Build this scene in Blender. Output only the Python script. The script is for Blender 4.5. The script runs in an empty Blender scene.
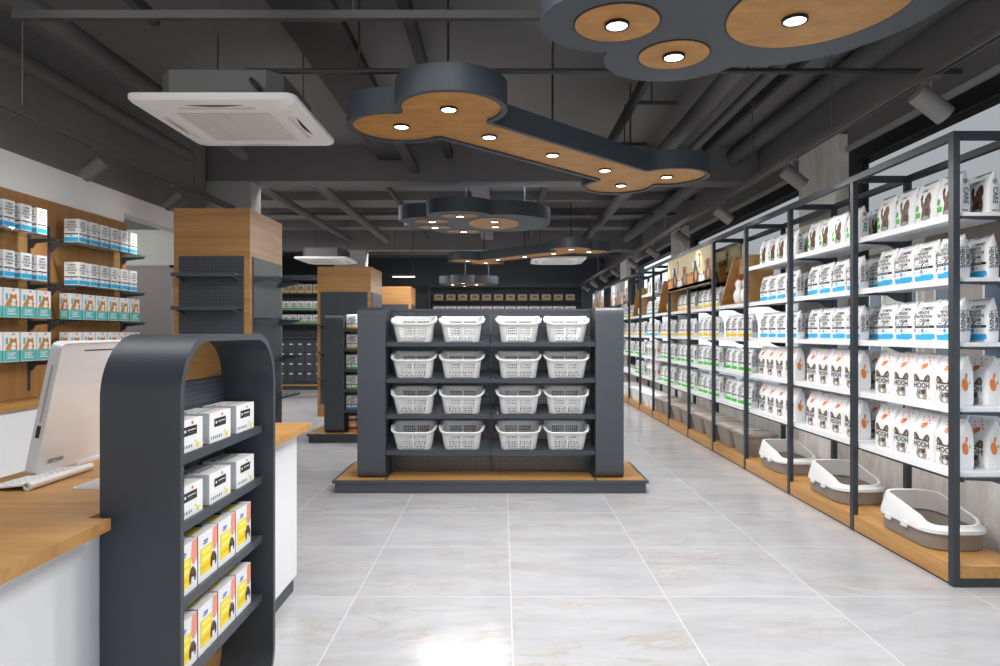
import bpy, bmesh, math, random
from mathutils import Vector, Matrix
from mathutils.geometry import tessellate_polygon
random.seed(7)
S = bpy.context.scene
COL = S.collection
PI = math.pi
CAMZ = 1.3
F = 667.0

# ------------------------------------------------------------------ materials
def lin(c):
    c = c / 255.0
    return c / 12.92 if c <= 0.04045 else ((c + 0.055) / 1.055) ** 2.4
def rgb(r, g, b):
    return (lin(r), lin(g), lin(b), 1.0)

class NT:
    def __init__(self, name):
        self.m = bpy.data.materials.new(name)
        self.m.use_nodes = True
        self.t = self.m.node_tree
        self.b = self.t.nodes['Principled BSDF']
        self.out = self.t.nodes['Material Output']
    def n(self, kind, **kw):
        x = self.t.nodes.new(kind)
        for k, v in kw.items():
            if k.startswith('i_'):
                key = k[2:]
                x.inputs[int(key) if key.isdigit() else key].default_value = v
            else:
                setattr(x, k, v)
        return x
    def l(self, a, b):
        self.t.links.new(a, b)
    def math(self, op, a, b=None, c=None):
        x = self.n('ShaderNodeMath', operation=op)
        for i, v in enumerate((a, b, c)):
            if v is None: continue
            if isinstance(v, (int, float)): x.inputs[i].default_value = v
            else: self.l(v, x.inputs[i])
        return x.outputs[0]
    def mix(self, fac, a, b):
        x = self.n('ShaderNodeMix', data_type='RGBA')
        if isinstance(fac, (int, float)): x.inputs[0].default_value = fac
        else: self.l(fac, x.inputs[0])
        for i, v in ((6, a), (7, b)):
            if isinstance(v, tuple): x.inputs[i].default_value = v
            else: self.l(v, x.inputs[i])
        return x.outputs[2]

def plain(name, col, rough=0.5, metal=0.0, var=0.05, scale=6.0, spec=0.5):
    k = NT(name)
    tc = k.n('ShaderNodeTexCoord')
    nz = k.n('ShaderNodeTexNoise', i_Scale=scale, i_Detail=3.0)
    k.l(tc.outputs['Object'], nz.inputs['Vector'])
    d = tuple(max(0, c * (1 - var)) for c in col[:3]) + (1,)
    u = tuple(min(1, c * (1 + var)) for c in col[:3]) + (1,)
    k.l(k.mix(nz.outputs[0], d, u), k.b.inputs['Base Color'])
    k.b.inputs['Roughness'].default_value = rough
    k.b.inputs['Metallic'].default_value = metal
    k.b.inputs['Specular IOR Level'].default_value = spec
    return k.m

def emit(name, col, strength):
    k = NT(name)
    k.b.inputs['Base Color'].default_value = (0.8, 0.8, 0.8, 1)
    k.b.inputs['Emission Color'].default_value = col
    k.b.inputs['Emission Strength'].default_value = strength
    return k.m

def wood(name, c1, c2, vec_scale, rough=0.45):
    k = NT(name)
    g = k.n('ShaderNodeNewGeometry')
    mp = k.n('ShaderNodeMapping')
    mp.inputs['Scale'].default_value = vec_scale
    k.l(g.outputs['Position'], mp.inputs['Vector'])
    n1 = k.n('ShaderNodeTexNoise', i_Scale=1.0, i_Detail=5.0, i_Roughness=0.6, i_Distortion=0.4)
    k.l(mp.outputs[0], n1.inputs['Vector'])
    n2 = k.n('ShaderNodeTexNoise', i_Scale=5.0, i_Detail=6.0, i_Roughness=0.7)
    k.l(mp.outputs[0], n2.inputs['Vector'])
    r = k.n('ShaderNodeMapRange', i_1=0.3, i_2=0.7)
    k.l(n1.outputs[0], r.inputs[0])
    c = k.mix(r.outputs[0], c1, c2)
    r2 = k.n('ShaderNodeMapRange', i_1=0.35, i_2=0.75, i_3=1.0, i_4=0.8)
    k.l(n2.outputs[0], r2.inputs[0])
    mul = k.n('ShaderNodeMix', data_type='RGBA', blend_type='MULTIPLY')
    mul.inputs[0].default_value = 1.0
    k.l(c, mul.inputs[6])
    k.l(r2.outputs[0], mul.inputs[7])
    k.l(mul.outputs[2], k.b.inputs['Base Color'])
    k.b.inputs['Roughness'].default_value = rough
    return k.m

def pegboard(name, col, pitch, hole, axes, dark=(0.006, 0.007, 0.008, 1), see=False):
    k = NT(name)
    g = k.n('ShaderNodeNewGeometry')
    sp = k.n('ShaderNodeSeparateXYZ')
    k.l(g.outputs['Position'], sp.inputs[0])
    u = k.math('PINGPONG', sp.outputs[axes[0]], pitch / 2)
    v = k.math('PINGPONG', sp.outputs[axes[1]], pitch / 2)
    a = k.math('GREATER_THAN', u, pitch / 2 - hole / 2)
    b = k.math('GREATER_THAN', v, pitch / 2 - hole / 2)
    h = k.math('MULTIPLY', a, b)
    k.b.inputs['Roughness'].default_value = 0.5
    if see:
        k.b.inputs['Base Color'].default_value = col
        tr = k.n('ShaderNodeBsdfTransparent')
        mx = k.n('ShaderNodeMixShader')
        k.l(h, mx.inputs[0]); k.l(k.b.outputs[0], mx.inputs[1]); k.l(tr.outputs[0], mx.inputs[2])
        k.l(mx.outputs[0], k.out.inputs[0])
    else:
        k.l(k.mix(h, col, dark), k.b.inputs['Base Color'])
    return k.m

def glassy(name, tint, gloss=0.08):
    k = NT(name)
    tr = k.n('ShaderNodeBsdfTransparent'); tr.inputs[0].default_value = tint
    gl = k.n('ShaderNodeBsdfGlossy'); gl.inputs['Roughness'].default_value = 0.03
    fr = k.n('ShaderNodeFresnel'); fr.inputs[0].default_value = 1.4
    ge = k.n('ShaderNodeNewGeometry')
    f = k.math('MULTIPLY', k.math('MULTIPLY', fr.outputs[0], gloss / 0.08 * 0.6), k.math('SUBTRACT', 1.0, ge.outputs['Backfacing']))
    mx = k.n('ShaderNodeMixShader')
    k.l(f, mx.inputs[0]); k.l(tr.outputs[0], mx.inputs[1]); k.l(gl.outputs[0], mx.inputs[2])
    k.l(mx.outputs[0], k.out.inputs[0])
    return k.m

def marble_floor():
    k = NT('marble_tile')
    g = k.n('ShaderNodeNewGeometry')
    sp = k.n('ShaderNodeSeparateXYZ'); k.l(g.outputs['Position'], sp.inputs[0])
    T = 0.766
    def line(o, off):
        x = k.math('ADD', o, T * 40 - off)
        p = k.math('PINGPONG', x, T / 2)
        return k.math('LESS_THAN', p, 0.003), k.math('FLOOR', k.math('DIVIDE', x, T))
    lx, ix = line(sp.outputs[0], 0.043)
    ly, iy = line(sp.outputs[1], 3.293)
    grout = k.math('MAXIMUM', lx, ly)
    # per-tile random shift of the marbling
    sh = k.math('ADD', k.math('MULTIPLY', ix, 3.17), k.math('MULTIPLY', iy, 7.31))
    cb = k.n('ShaderNodeCombineXYZ')
    k.l(k.math('ADD', k.math('MULTIPLY', sp.outputs[0], 1.3), sh), cb.inputs[0])
    k.l(k.math('MULTIPLY', sp.outputs[1], 3.6), cb.inputs[1])
    k.l(k.math('MULTIPLY', sh, 0.37), cb.inputs[2])
    n1 = k.n('ShaderNodeTexNoise', i_Scale=1.5, i_Detail=10.0, i_Roughness=0.66, i_Distortion=0.25)
    k.l(cb.outputs[0], n1.inputs['Vector'])
    n2 = k.n('ShaderNodeTexNoise', i_Scale=1.0, i_Detail=8.0, i_Roughness=0.65, i_Distortion=1.4)
    k.l(cb.outputs[0], n2.inputs['Vector'])
    n3 = k.n('ShaderNodeTexNoise', i_Scale=0.7, i_Detail=3.0)
    k.l(cb.outputs[0], n3.inputs['Vector'])
    cl = k.n('ShaderNodeMapRange', i_1=0.3, i_2=0.72)
    k.l(n1.outputs[0], cl.inputs[0])
    base = k.mix(cl.outputs[0], rgb(166, 166, 169), rgb(187, 187, 190))
    # thin veins where n2 is close to 0.5
    ve = k.math('ABSOLUTE', k.math('SUBTRACT', n2.outputs[0], 0.5))
    vm = k.n('ShaderNodeMapRange', i_1=0.0, i_2=0.035, i_3=1.0, i_4=0.0)
    k.l(ve, vm.inputs[0])
    pm = k.n('ShaderNodeMapRange', i_1=0.46, i_2=0.66)
    k.l(n3.outputs[0], pm.inputs[0])
    vv = k.math('MULTIPLY', k.math('MULTIPLY', vm.outputs[0], pm.outputs[0]), 0.5)
    c = k.mix(vv, base, rgb(160, 146, 120))
    c = k.mix(k.math('MULTIPLY', grout, 0.6), c, rgb(218, 218, 217))
    k.l(c, k.b.inputs['Base Color'])
    k.b.inputs['Roughness'].default_value = 0.16
    rr_ = k.n('ShaderNodeMapRange', i_1=0.3, i_2=0.7, i_3=0.22, i_4=0.34)
    k.b.inputs['Roughness'].default_value = 0.2
    k.b.inputs['Specular IOR Level'].default_value = 0.35
    return k.m

def marble_wall():
    k = NT('marble_wall')
    g = k.n('ShaderNodeNewGeometry')
    mp = k.n('ShaderNodeMapping'); mp.inputs['Scale'].default_value = (3, 3.5, 1.2); mp.inputs['Rotation'].default_value = (0.6, 0, 0)
    k.l(g.outputs['Position'], mp.inputs[0])
    n1 = k.n('ShaderNodeTexNoise', i_Scale=2.0, i_Detail=8.0, i_Roughness=0.65, i_Distortion=1.2)
    k.l(mp.outputs[0], n1.inputs['Vector'])
    r = k.n('ShaderNodeMapRange', i_1=0.35, i_2=0.62); k.l(n1.outputs[0], r.inputs[0])
    k.l(k.mix(r.outputs[0], rgb(220, 214, 204), rgb(246, 244, 240)), k.b.inputs['Base Color'])
    k.b.inputs['Roughness'].default_value = 0.3
    return k.m

def brick(name, c1, c2, mort):
    k = NT(name)
    tc = k.n('ShaderNodeNewGeometry')
    mp = k.n('ShaderNodeMapping'); mp.inputs['Rotation'].default_value = (PI / 2, 0, PI / 2)
    k.l(tc.outputs['Position'], mp.inputs[0])
    b = k.n('ShaderNodeTexBrick', i_Scale=3.0)
    b.inputs['Color1'].default_value = c1; b.inputs['Color2'].default_value = c2; b.inputs['Mortar'].default_value = mort
    k.l(mp.outputs[0], b.inputs['Vector'])
    k.l(b.outputs[0], k.b.inputs['Base Color'])
    k.b.inputs['Roughness'].default_value = 0.9
    return k.m

SLATE = rgb(70, 76, 83)
M = {}
M['slate'] = plain('slate_paint', rgb(63, 68, 75), 0.42, var=0.03)
M['slate_dk'] = plain('dark_slate_paint', rgb(64, 69, 75), 0.45, var=0.03)
M['frame'] = plain('rack_frame_paint', rgb(46, 51, 57), 0.4, var=0.03)
M['black'] = plain('black_plastic', rgb(22, 23, 25), 0.5)
M['white'] = plain('white_laminate', rgb(232, 232, 234), 0.35, var=0.01)
M['shelfw'] = plain('white_shelf', rgb(236, 236, 238), 0.4, var=0.01)
M['wallw'] = plain('white_wall_paint', rgb(248, 248, 248), 0.8, var=0.015)
M['wallg'] = plain('warm_white_wall_paint', rgb(222, 224, 216), 0.8, var=0.015)
M['doorg'] = plain('grey_door_paint', rgb(170, 164, 160), 0.6, var=0.015)
M['colw'] = plain('grey_column_paint', rgb(170, 170, 170), 0.8, var=0.02)
M['ceil'] = plain('charcoal_ceiling_paint', rgb(122, 120, 120), 0.9, var=0.04)
M['duct'] = plain('charcoal_duct_paint', rgb(90, 89, 89), 0.65, var=0.04)
M['ductd'] = plain('black_pipe_paint', rgb(56, 55, 55), 0.6, var=0.04)
M['spot'] = plain('graphite_spot_paint', rgb(98, 96, 95), 0.45, var=0.03)
M['lampbody'] = plain('lamp_slate_paint', rgb(68, 75, 82), 0.5, var=0.03)
M['ac'] = plain('air_conditioner_white', rgb(246, 245, 244), 0.4, var=0.01)
M['acgrille'] = plain('air_conditioner_grille', rgb(214, 211, 208), 0.6, var=0.03)
M['acbody'] = plain('air_conditioner_case', rgb(108, 107, 106), 0.6, var=0.03)
M['glow'] = emit('lamp_glow', (1, 0.98, 0.95, 1), 6.0)
M['tubeglow'] = emit('tube_glow', (1, 1, 1, 1), 1.2)
WC1, WC2 = rgb(174, 124, 66), rgb(202, 154, 92)
M['wood_x'] = wood('oak_grain_x', WC1, WC2, (1.2, 16, 16))
M['wood_y'] = wood('oak_grain_y', WC1, WC2, (16, 1.2, 16))
M['wood_z'] = wood('oak_grain_z', rgb(160, 114, 66), rgb(186, 138, 86), (14, 14, 0.9))
M['wood_hut'] = wood('oak_panel', rgb(166, 122, 72), rgb(190, 146, 94), (14, 1.2, 16))
M['wood_lamp'] = wood('oak_lamp_panel', rgb(180, 124, 56), rgb(204, 150, 78), (6, 11, 10))
M['wood_col'] = wood('oak_pillar', rgb(164, 116, 66), rgb(190, 142, 88), (1.0, 1.0, 20))
M['peg_xz'] = pegboard('pegboard_front', rgb(66, 72, 79), 0.019, 0.008, (0, 2), see=True)
M['peg_yz'] = pegboard('pegboard_side', rgb(66, 72, 79), 0.0165, 0.0075, (1, 2))
M['peg_big'] = pegboard('pegboard_pillar', rgb(62, 68, 75), 0.03, 0.012, (0, 2), dark=(0.02, 0.022, 0.025, 1))
M['floor'] = marble_floor()
M['marble'] = marble_wall()
M['glass'] = glassy('shelf_glass', (0.80, 0.86, 0.86, 1), 0.12)
M['frost'] = glassy('grey_tinted_glass', (0.44, 0.445, 0.45, 1), 0.03)
M['pane'] = glassy('window_glass', (0.86, 0.90, 0.93, 1), 0.06)
M['basket'] = plain('white_plastic', rgb(226, 226, 226), 0.4, var=0.01)
M['taupe'] = plain('taupe_plastic', rgb(136, 126, 117), 0.5, var=0.02)
M['taupe_dk'] = plain('dark_taupe_plastic', rgb(112, 102, 93), 0.5, var=0.02)
M['greyin'] = plain('pale_grey_plastic', rgb(190, 186, 183), 0.5, var=0.02)
M['bag'] = plain('white_bag_film', rgb(236, 236, 237), 0.45, var=0.015, scale=20)
M['bagk'] = plain('black_ink', rgb(30, 29, 29), 0.5)
M['ink_grey'] = plain('grey_ink', rgb(120, 118, 116), 0.5)
M['ink_tan'] = plain('tan_ink', rgb(196, 184, 164), 0.5)
M['ink_blue'] = plain('blue_ink', rgb(44, 172, 222), 0.5)
M['ink_yel'] = plain('yellow_ink', rgb(240, 196, 12), 0.5)
M['ink_yel2'] = plain('lemon_ink', rgb(246, 220, 40), 0.5)
M['ink_lemon'] = plain('pale_lemon_ink', rgb(250, 236, 120), 0.5)
M['ink_grn'] = plain('green_ink', rgb(60, 190, 44), 0.5)
M['ink_teal'] = plain('teal_ink', rgb(92, 186, 184), 0.5)
M['ink_dteal'] = plain('dark_teal_ink', rgb(40, 82, 96), 0.5)
M['ink_org'] = plain('orange_ink', rgb(232, 128, 62), 0.5)
M['ink_peach'] = plain('peach_ink', rgb(238, 150, 128), 0.5)
M['ink_red'] = plain('red_ink', rgb(214, 60, 66), 0.5)
M['ink_brick'] = plain('brick_ink', rgb(170, 74, 62), 0.5)
M['ink_brown'] = plain('brown_ink', rgb(104, 70, 46), 0.5)
M['ink_dbrown'] = plain('dark_brown_ink', rgb(58, 40, 28), 0.5)
M['ink_ear'] = plain('ear_ink', rgb(92, 78, 62), 0.5)
M['ink_fur'] = plain('fur_ink', rgb(158, 150, 140), 0.5)
M['ink_ginger'] = plain('ginger_ink', rgb(214, 140, 66), 0.5)
M['ink_navy'] = plain('navy_ink', rgb(64, 96, 190), 0.5)
M['ink_pink'] = plain('pink_ink', rgb(232, 150, 165), 0.5)
M['poster_tan'] = plain('tan_poster', rgb(206, 192, 150), 0.6)
M['poster_grey'] = plain('grey_poster', rgb(205, 205, 203), 0.6)
M['poster_gold'] = plain('gold_poster', rgb(206, 148, 60), 0.6)
M['alu'] = plain('satin_aluminium', rgb(212, 212, 215), 0.3, metal=0.05, var=0.01)
M['alu_dk'] = plain('satin_aluminium_edge', rgb(176, 168, 162), 0.4, metal=0.2, var=0.01)
M['screen'] = plain('screen_glass', rgb(20, 20, 24), 0.1)
M['led'] = plain('green_led', rgb(110, 220, 80), 0.4)
M['statue'] = plain('white_ceramic', rgb(232, 230, 228), 0.3)
M['statue_y'] = plain('yellow_ceramic', rgb(222, 196, 96), 0.4)
M['tag'] = plain('white_price_tag', rgb(238, 238, 238), 0.5)
M['brick'] = brick('brick_facade', rgb(152, 84, 66), rgb(130, 68, 54), rgb(170, 150, 140))
M['beige'] = plain('beige_render', rgb(206, 196, 176), 0.9)
M['street'] = plain('grey_asphalt', rgb(150, 150, 150), 0.9)
M['winb'] = plain('far_window_glass', rgb(70, 80, 92), 0.15)
M['cream'] = plain('cream_trim', rgb(226, 220, 206), 0.8)

# ------------------------------------------------------------------ mesh building
class MB:
    def __init__(self):
        self.v = []; self.f = []; self.fm = []; self.mats = []
    def mi(self, m):
        if m not in self.mats: self.mats.append(m)
        return self.mats.index(m)
    def add(self, vs, fs, m):
        o = len(self.v); k = self.mi(m)
        self.v += [tuple(p) for p in vs]
        for f in fs:
            self.f.append([o + i for i in f]); self.fm.append(k)
    def box(self, x0, x1, y0, y1, z0, z1, m):
        if x0 > x1: x0, x1 = x1, x0
        if y0 > y1: y0, y1 = y1, y0
        if z0 > z1: z0, z1 = z1, z0
        v = [(x0, y0, z0), (x1, y0, z0), (x1, y1, z0), (x0, y1, z0), (x0, y0, z1), (x1, y0, z1), (x1, y1, z1), (x0, y1, z1)]
        self.add(v, [(3, 2, 1, 0), (4, 5, 6, 7), (0, 1, 5, 4), (1, 2, 6, 5), (2, 3, 7, 6), (3, 0, 4, 7)], m)
        return self
    def prism(self, poly, ax, a0, a1, m, mcap=None):
        # poly: list of 2D points in the two other axes (order x<y<z), extruded along axis ax
        def p3(p, a):
            q = list(p); q.insert(ax, a); return tuple(q)
        n = len(poly)
        vs = [p3(p, a0) for p in poly] + [p3(p, a1) for p in poly]
        self.add(vs, [(i, (i + 1) % n, n + (i + 1) % n, n + i) for i in range(n)], m)
        tri = tessellate_polygon([[Vector((p[0], p[1], 0)) for p in poly]])
        self.add([p3(p, a0) for p in poly], [tuple(t) for t in tri], mcap or m)
        self.add([p3(p, a1) for p in poly], [tuple(reversed(t)) for t in tri], mcap or m)
        return self
    def ring(self, outer, inner, ax, a0, a1, m):
        def p3(p, a):
            q = list(p); q.insert(ax, a); return tuple(q)
        n = len(outer)
        vs = [p3(p, a0) for p in outer] + [p3(p, a1) for p in outer] + [p3(p, a0) for p in inner] + [p3(p, a1) for p in inner]
        fs = []
        for i in range(n):
            j = (i + 1) % n
            fs += [(i, j, n + j, n + i), (2 * n + j, 2 * n + i, 3 * n + i, 3 * n + j), (j, i, 2 * n + i, 2 * n + j), (n + i, n + j, 3 * n + j, 3 * n + i)]
        self.add(vs, fs, m)
        return self
    def tube(self, pts, r, m, n=8, caps=True):
        pts = [Vector(p) for p in pts]
        rings = []
        for i, p in enumerate(pts):
            d = (pts[min(i + 1, len(pts) - 1)] - pts[max(i - 1, 0)]).normalized()
            a = Vector((0, 0, 1)) if abs(d.z) < 0.9 else Vector((1, 0, 0))
            u = d.cross(a).normalized(); w = u.cross(d)
            rings.append([tuple(p + (u * math.cos(2 * PI * k / n) + w * math.sin(2 * PI * k / n)) * r) for k in range(n)])
        vs = [q for R_ in rings for q in R_]
        fs = []
        for i in range(len(pts) - 1):
            for k in range(n):
                j = (k + 1) % n
                fs.append((i * n + k, i * n + j, (i + 1) * n + j, (i + 1) * n + k))
        if caps:
            fs.append(tuple(range(n - 1, -1, -1))); fs.append(tuple((len(pts) - 1) * n + k for k in range(n)))
        self.add(vs, fs, m)
        return self
    def lathe(self, prof, m, n=24, c=(0, 0, 0), capb=True, capt=True):
        vs = []; fs = []
        for r, z in prof:
            for k in range(n):
                a = 2 * PI * k / n
                vs.append((c[0] + r * math.cos(a), c[1] + r * math.sin(a), c[2] + z))
        for i in range(len(prof) - 1):
            for k in range(n):
                j = (k + 1) % n
                fs.append((i * n + k, i * n + j, (i + 1) * n + j, (i + 1) * n + k))
        if capb: fs.append(tuple(range(n - 1, -1, -1)))
        if capt: fs.append(tuple((len(prof) - 1) * n + k for k in range(n)))
        self.add(vs, fs, m)
        return self
    def loft(self, rings, m, capb=True, capt=True):
        n = len(rings[0]); vs = [p for r in rings for p in r]; fs = []
        for i in range(len(rings) - 1):
            for k in range(n):
                j = (k + 1) % n
                fs.append((i * n + k, i * n + j, (i + 1) * n + j, (i + 1) * n + k))
        if capb: fs.append(tuple(range(n - 1, -1, -1)))
        if capt: fs.append(tuple((len(rings) - 1) * n + k for k in range(n)))
        self.add(vs, fs, m)
        return self
    def decal(self, v2, fs, fn, m):
        self.add([fn(*p) for p in v2], fs, m)
    def dpoly(self, pts, fn, m):
        tri = tessellate_polygon([[Vector((p[0], p[1], 0)) for p in pts]])
        self.decal(pts, [tuple(t) for t in tri], fn, m)
    def drect(self, s0, s1, t0, t1, fn, m, nx=4, nt=2):
        v = [(s0 + (s1 - s0) * i / nx, t0 + (t1 - t0) * j / nt) for j in range(nt + 1) for i in range(nx + 1)]
        f = [(j * (nx + 1) + i, j * (nx + 1) + i + 1, (j + 1) * (nx + 1) + i + 1, (j + 1) * (nx + 1) + i) for j in range(nt) for i in range(nx)]
        self.decal(v, f, fn, m)
    def dell(self, s, t, a, b, fn, m, n=14, rot=0.0):
        c, q = math.cos(rot), math.sin(rot)
        pts = []
        for i in range(n):
            w = 2 * PI * i / n
            x, y = a * math.cos(w), b * math.sin(w)
            pts.append((s + x * c - y * q, t + x * q + y * c))
        self.decal(pts, [tuple(range(n))], fn, m)
    def dtext(self, txt, s, t, h, fn, m, wmax=None, rot=False):
        v, f, w = text2d(txt)
        sc = h
        sx = sc if wmax is None else min(sc, wmax / max(w, 1e-6))
        if rot:   # reads downwards: advance -> -t, letter up -> +s
            v2 = [(s + (y - 0.35) * sc, t - (x - w / 2) * sx) for x, y in v]
        else:
            v2 = [(s + (x - w / 2) * sx, t + (y - 0.35) * sc) for x, y in v]
        self.decal(v2, f, fn, m)
    def xf(self, mat):
        self.v = [tuple(mat @ Vector(p)) for p in self.v]
        return self
    def build(self, name, parent=None, smooth=0.0, bevel=0.0, weld=False):
        me = bpy.data.meshes.new(name)
        me.from_pydata(self.v, [], self.f)
        for mt in self.mats: me.materials.append(M[mt])
        me.polygons.foreach_set('material_index', self.fm)
        if bevel or weld:
            bm = bmesh.new(); bm.from_mesh(me)
            bmesh.ops.remove_doubles(bm, verts=bm.verts, dist=1e-5)
            if bevel:
                es = [e for e in bm.edges if len(e.link_faces) == 2 and e.calc_face_angle(0) > 0.6]
                bmesh.ops.bevel(bm, geom=es, offset=bevel, segments=2, affect='EDGES', profile=0.5)
            bmesh.ops.recalc_face_normals(bm, faces=bm.faces)
            bm.to_mesh(me); bm.free()
        me.update()
        if smooth:
            me.shade_smooth(); me.set_sharp_from_angle(angle=math.radians(smooth))
        o = bpy.data.objects.new(name, me)
        COL.objects.link(o)
        if parent: o.parent = parent
        return o

_TX = {}
def text2d(txt):
    if txt in _TX: return _TX[txt]
    cu = bpy.data.curves.new('t', 'FONT'); cu.body = txt; cu.size = 1.0; cu.resolution_u = 2; cu.offset = 0.02
    ob = bpy.data.objects.new('t', cu); COL.objects.link(ob)
    bpy.context.view_layer.update()
    dg = bpy.context.evaluated_depsgraph_get()
    ev = ob.evaluated_get(dg); me = ev.to_mesh()
    v = [(p.co.x, p.co.y) for p in me.vertices]; f = [tuple(p.vertices) for p in me.polygons]
    ev.to_mesh_clear()
    bpy.data.objects.remove(ob); bpy.data.curves.remove(cu)
    x0 = min(p[0] for p in v); x1 = max(p[0] for p in v)
    _TX[txt] = ([(p[0] - x0, p[1]) for p in v], f, x1 - x0)
    return _TX[txt]

def rr(x0, x1, y0, y1, r, n=6):
    out = []
    for cx, cy, a in ((x1 - r, y0 + r, -PI / 2), (x1 - r, y1 - r, 0), (x0 + r, y1 - r, PI / 2), (x0 + r, y0 + r, PI)):
        for i in range(n + 1):
            w = a + PI / 2 * i / n
            out.append((cx + r * math.cos(w), cy + r * math.sin(w)))
    return out

def tag(o, label, cat, group=None):
    o['label'] = label; o['category'] = cat
    if group: o['group'] = group
    return o
def thing(name, label, cat, loc=(0, 0, 0), rz=0.0, group=None):
    o = bpy.data.objects.new(name, None); COL.objects.link(o)
    o.empty_display_size = 0.1
    o.location = loc; o.rotation_euler = (0, 0, rz)
    return tag(o, label, cat, group)
def struct(o):
    o['kind'] = 'structure'; return o
def dup(src, loc, label, rot=None, group=None, cat=None):
    r = src.copy(); COL.objects.link(r); r.location = loc
    if rot is not None: r.rotation_euler = rot
    r['label'] = label
    if group: r['group'] = group
    if cat: r['category'] = cat
    for ch in src.children:
        c = ch.copy(); COL.objects.link(c); c.parent = r
        for g in ch.children:
            d = g.copy(); COL.objects.link(d); d.parent = c
    return r
ORD = ['first', 'second', 'third', 'fourth', 'fifth', 'sixth', 'seventh', 'eighth', 'ninth', 'tenth', 'eleventh', 'twelfth', 'thirteenth', 'fourteenth', 'fifteenth', 'sixteenth']

def smooth01(a, b, x):
    t = max(0.0, min(1.0, (x - a) / (b - a))); return t * t * (3 - 2 * t)
def interp(pts, v):
    for (a, p), (b, q) in zip(pts, pts[1:]):
        if v <= b:
            t = (v - a) / (b - a); return p + (q - p) * t
    return pts[-1][1]

# ------------------------------------------------------------------ camera
cam = bpy.data.cameras.new('camera'); co = bpy.data.objects.new('camera', cam); COL.objects.link(co)
co.location = (0, 0, CAMZ + 0.004); co.rotation_euler = (PI / 2, 0, 0)
cam.sensor_width = 36; cam.lens = 24.0; cam.shift_x = -0.0022; cam.shift_y = -0.0003
cam.clip_start = 0.05; cam.clip_end = 200
S.camera = co

# ------------------------------------------------------------------ room shell
CEIL = 3.4
YB = 18.75
struct(MB().box(-7, 4.0, -7.0, 20, -0.1, 0, 'floor').build('floor'))
struct(MB().box(-7, 4.0, -7.0, 20, CEIL, CEIL + 0.1, 'ceil').build('ceiling'))
struct(MB().box(-7, 4.0, YB, YB + 0.1, 0, CEIL, 'slate_dk').build('wall_back'))
# left wall by the till: white band, dark above
struct(MB().box(-3.4, -3.25, -7.0, 5.73, 0, 2.5, 'wallw').box(-3.4, -3.25, -7.0, 5.73, 2.5, CEIL, 'ceil').build('wall_left'))
struct(MB().box(-3.4, -3.25, 5.73, 7.3, 2.33, 2.5, 'wallw').box(-3.4, -3.25, 5.73, 7.3, 2.5, CEIL, 'ceil').build('wall_header'))
w = MB(); w.box(-6.9, -3.45, 7.3, 7.4, 0, 2.43, 'wallg').box(-6.9, -3.45, 7.3, 7.4, 2.43, CEIL, 'ceil')
struct(w.build('wall_partition'))
struct(MB().box(-7, -6.9, -7, 20, 0, CEIL, 'ceil').build('wall_far_left'))
dr = MB().box(-4.25, -3.62, 7.26, 7.298, 0, 2.01, 'doorg')
d1 = struct(dr.build('door_1'))
struct(MB().box(-4.28, -4.25, 7.255, 7.3, 0, 2.04, 'colw').box(-3.62, -3.59, 7.255, 7.3, 0, 2.04, 'colw').box(-4.28, -3.59, 7.255, 7.3, 2.012, 2.04, 'colw').build('trim_1'))
# right wall: marble dado, piers, dark head beam
WX = 2.86
struct(MB().box(WX, WX + 0.15, -7.0, YB, 0, 0.60, 'marble').build('wall_right'))
struct(MB().box(WX, WX + 0.15, -7.0, YB, 2.88, CEIL, 'ceil').box(WX - 0.02, WX + 0.15, -7.0, YB, 2.80, 2.84, 'colw')
       .box(WX, WX + 0.15, -7.0, YB, 2.84, 2.88, 'ceil').box(WX + 0.01, WX + 0.15, -7.0, YB, 2.69, 2.80, 'black').build('wall_right_head'))
PIERS = [(5.52, 6.2), (10.2, 10.9), (14.9, 15.6)]
for a, b in PIERS:
    struct(MB().box(WX - 0.1, WX + 0.15, a, b, 0.0, 2.95, 'marble').build('wall_right_pier'))
spans = [(-7.0, 5.52), (6.2, 10.2), (10.9, 14.9), (15.6, YB)]
for i, (a, b) in enumerate(spans):
    fr = MB()
    for q in ((a, a + 0.07), (b - 0.14, b)):
        fr.box(WX + 0.01, WX + 0.1, q[0], q[1], 0.6, 2.69, 'black')
    fr.box(WX + 0.01, WX + 0.1, a, b, 0.6, 0.66, 'black')
    fr.box(WX + 0.02, WX + 0.09, a, b, 1.60, 1.64, 'black')
    wn = struct(fr.build('window_%d' % (i + 1)))
    up = MB().box(WX + 0.05, WX + 0.06, a + 0.07, b - 0.14, 1.64, 2.69, 'frost' if i < 2 else 'pane').build('upper_pane', wn)
    lo = MB().box(WX + 0.05, WX + 0.06, a + 0.07, b - 0.14, 0.66, 1.60, 'pane').build('lower_pane', wn)

# outside, across the street
struct(MB().box(4.0, 40, -20, 60, -0.25, -0.15, 'street').build('ground_street'))
def house(label, x0, x1, y0, y1, h, mat, n):
    t = thing('building', label, 'building', ((x0 + x1) / 2, (y0 + y1) / 2, -0.15))
    ox, oy = (x0 + x1) / 2, (y0 + y1) / 2
    MB().box(x0 - ox, x1 - ox, y0 - oy, y1 - oy, 0, h, mat).build('facade', t)
    MB().box(x0 - ox - 0.15, x1 - ox, y0 - oy - 0.05, y1 - oy + 0.05, h, h + 0.15, 'cream').build('cornice', t)
    pw = (y1 - y0) / n
    for i in range(n):
        ya = y0 - oy + pw * (i + 0.34); yb = ya + pw * 0.32
        f = MB().box(x0 - ox - 0.06, x0 - ox, ya - 0.08, yb + 0.08, 0.9, 2.75, 'cream').build('window', t)
        MB().box(x0 - ox - 0.08, x0 - ox - 0.055, ya, yb, 1.0, 2.65, 'winb').build('pane', f)
house('red brick building seen through the window across the street', 9.0, 12, 8.6, 14.2, 3.6, 'brick', 4)
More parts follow.
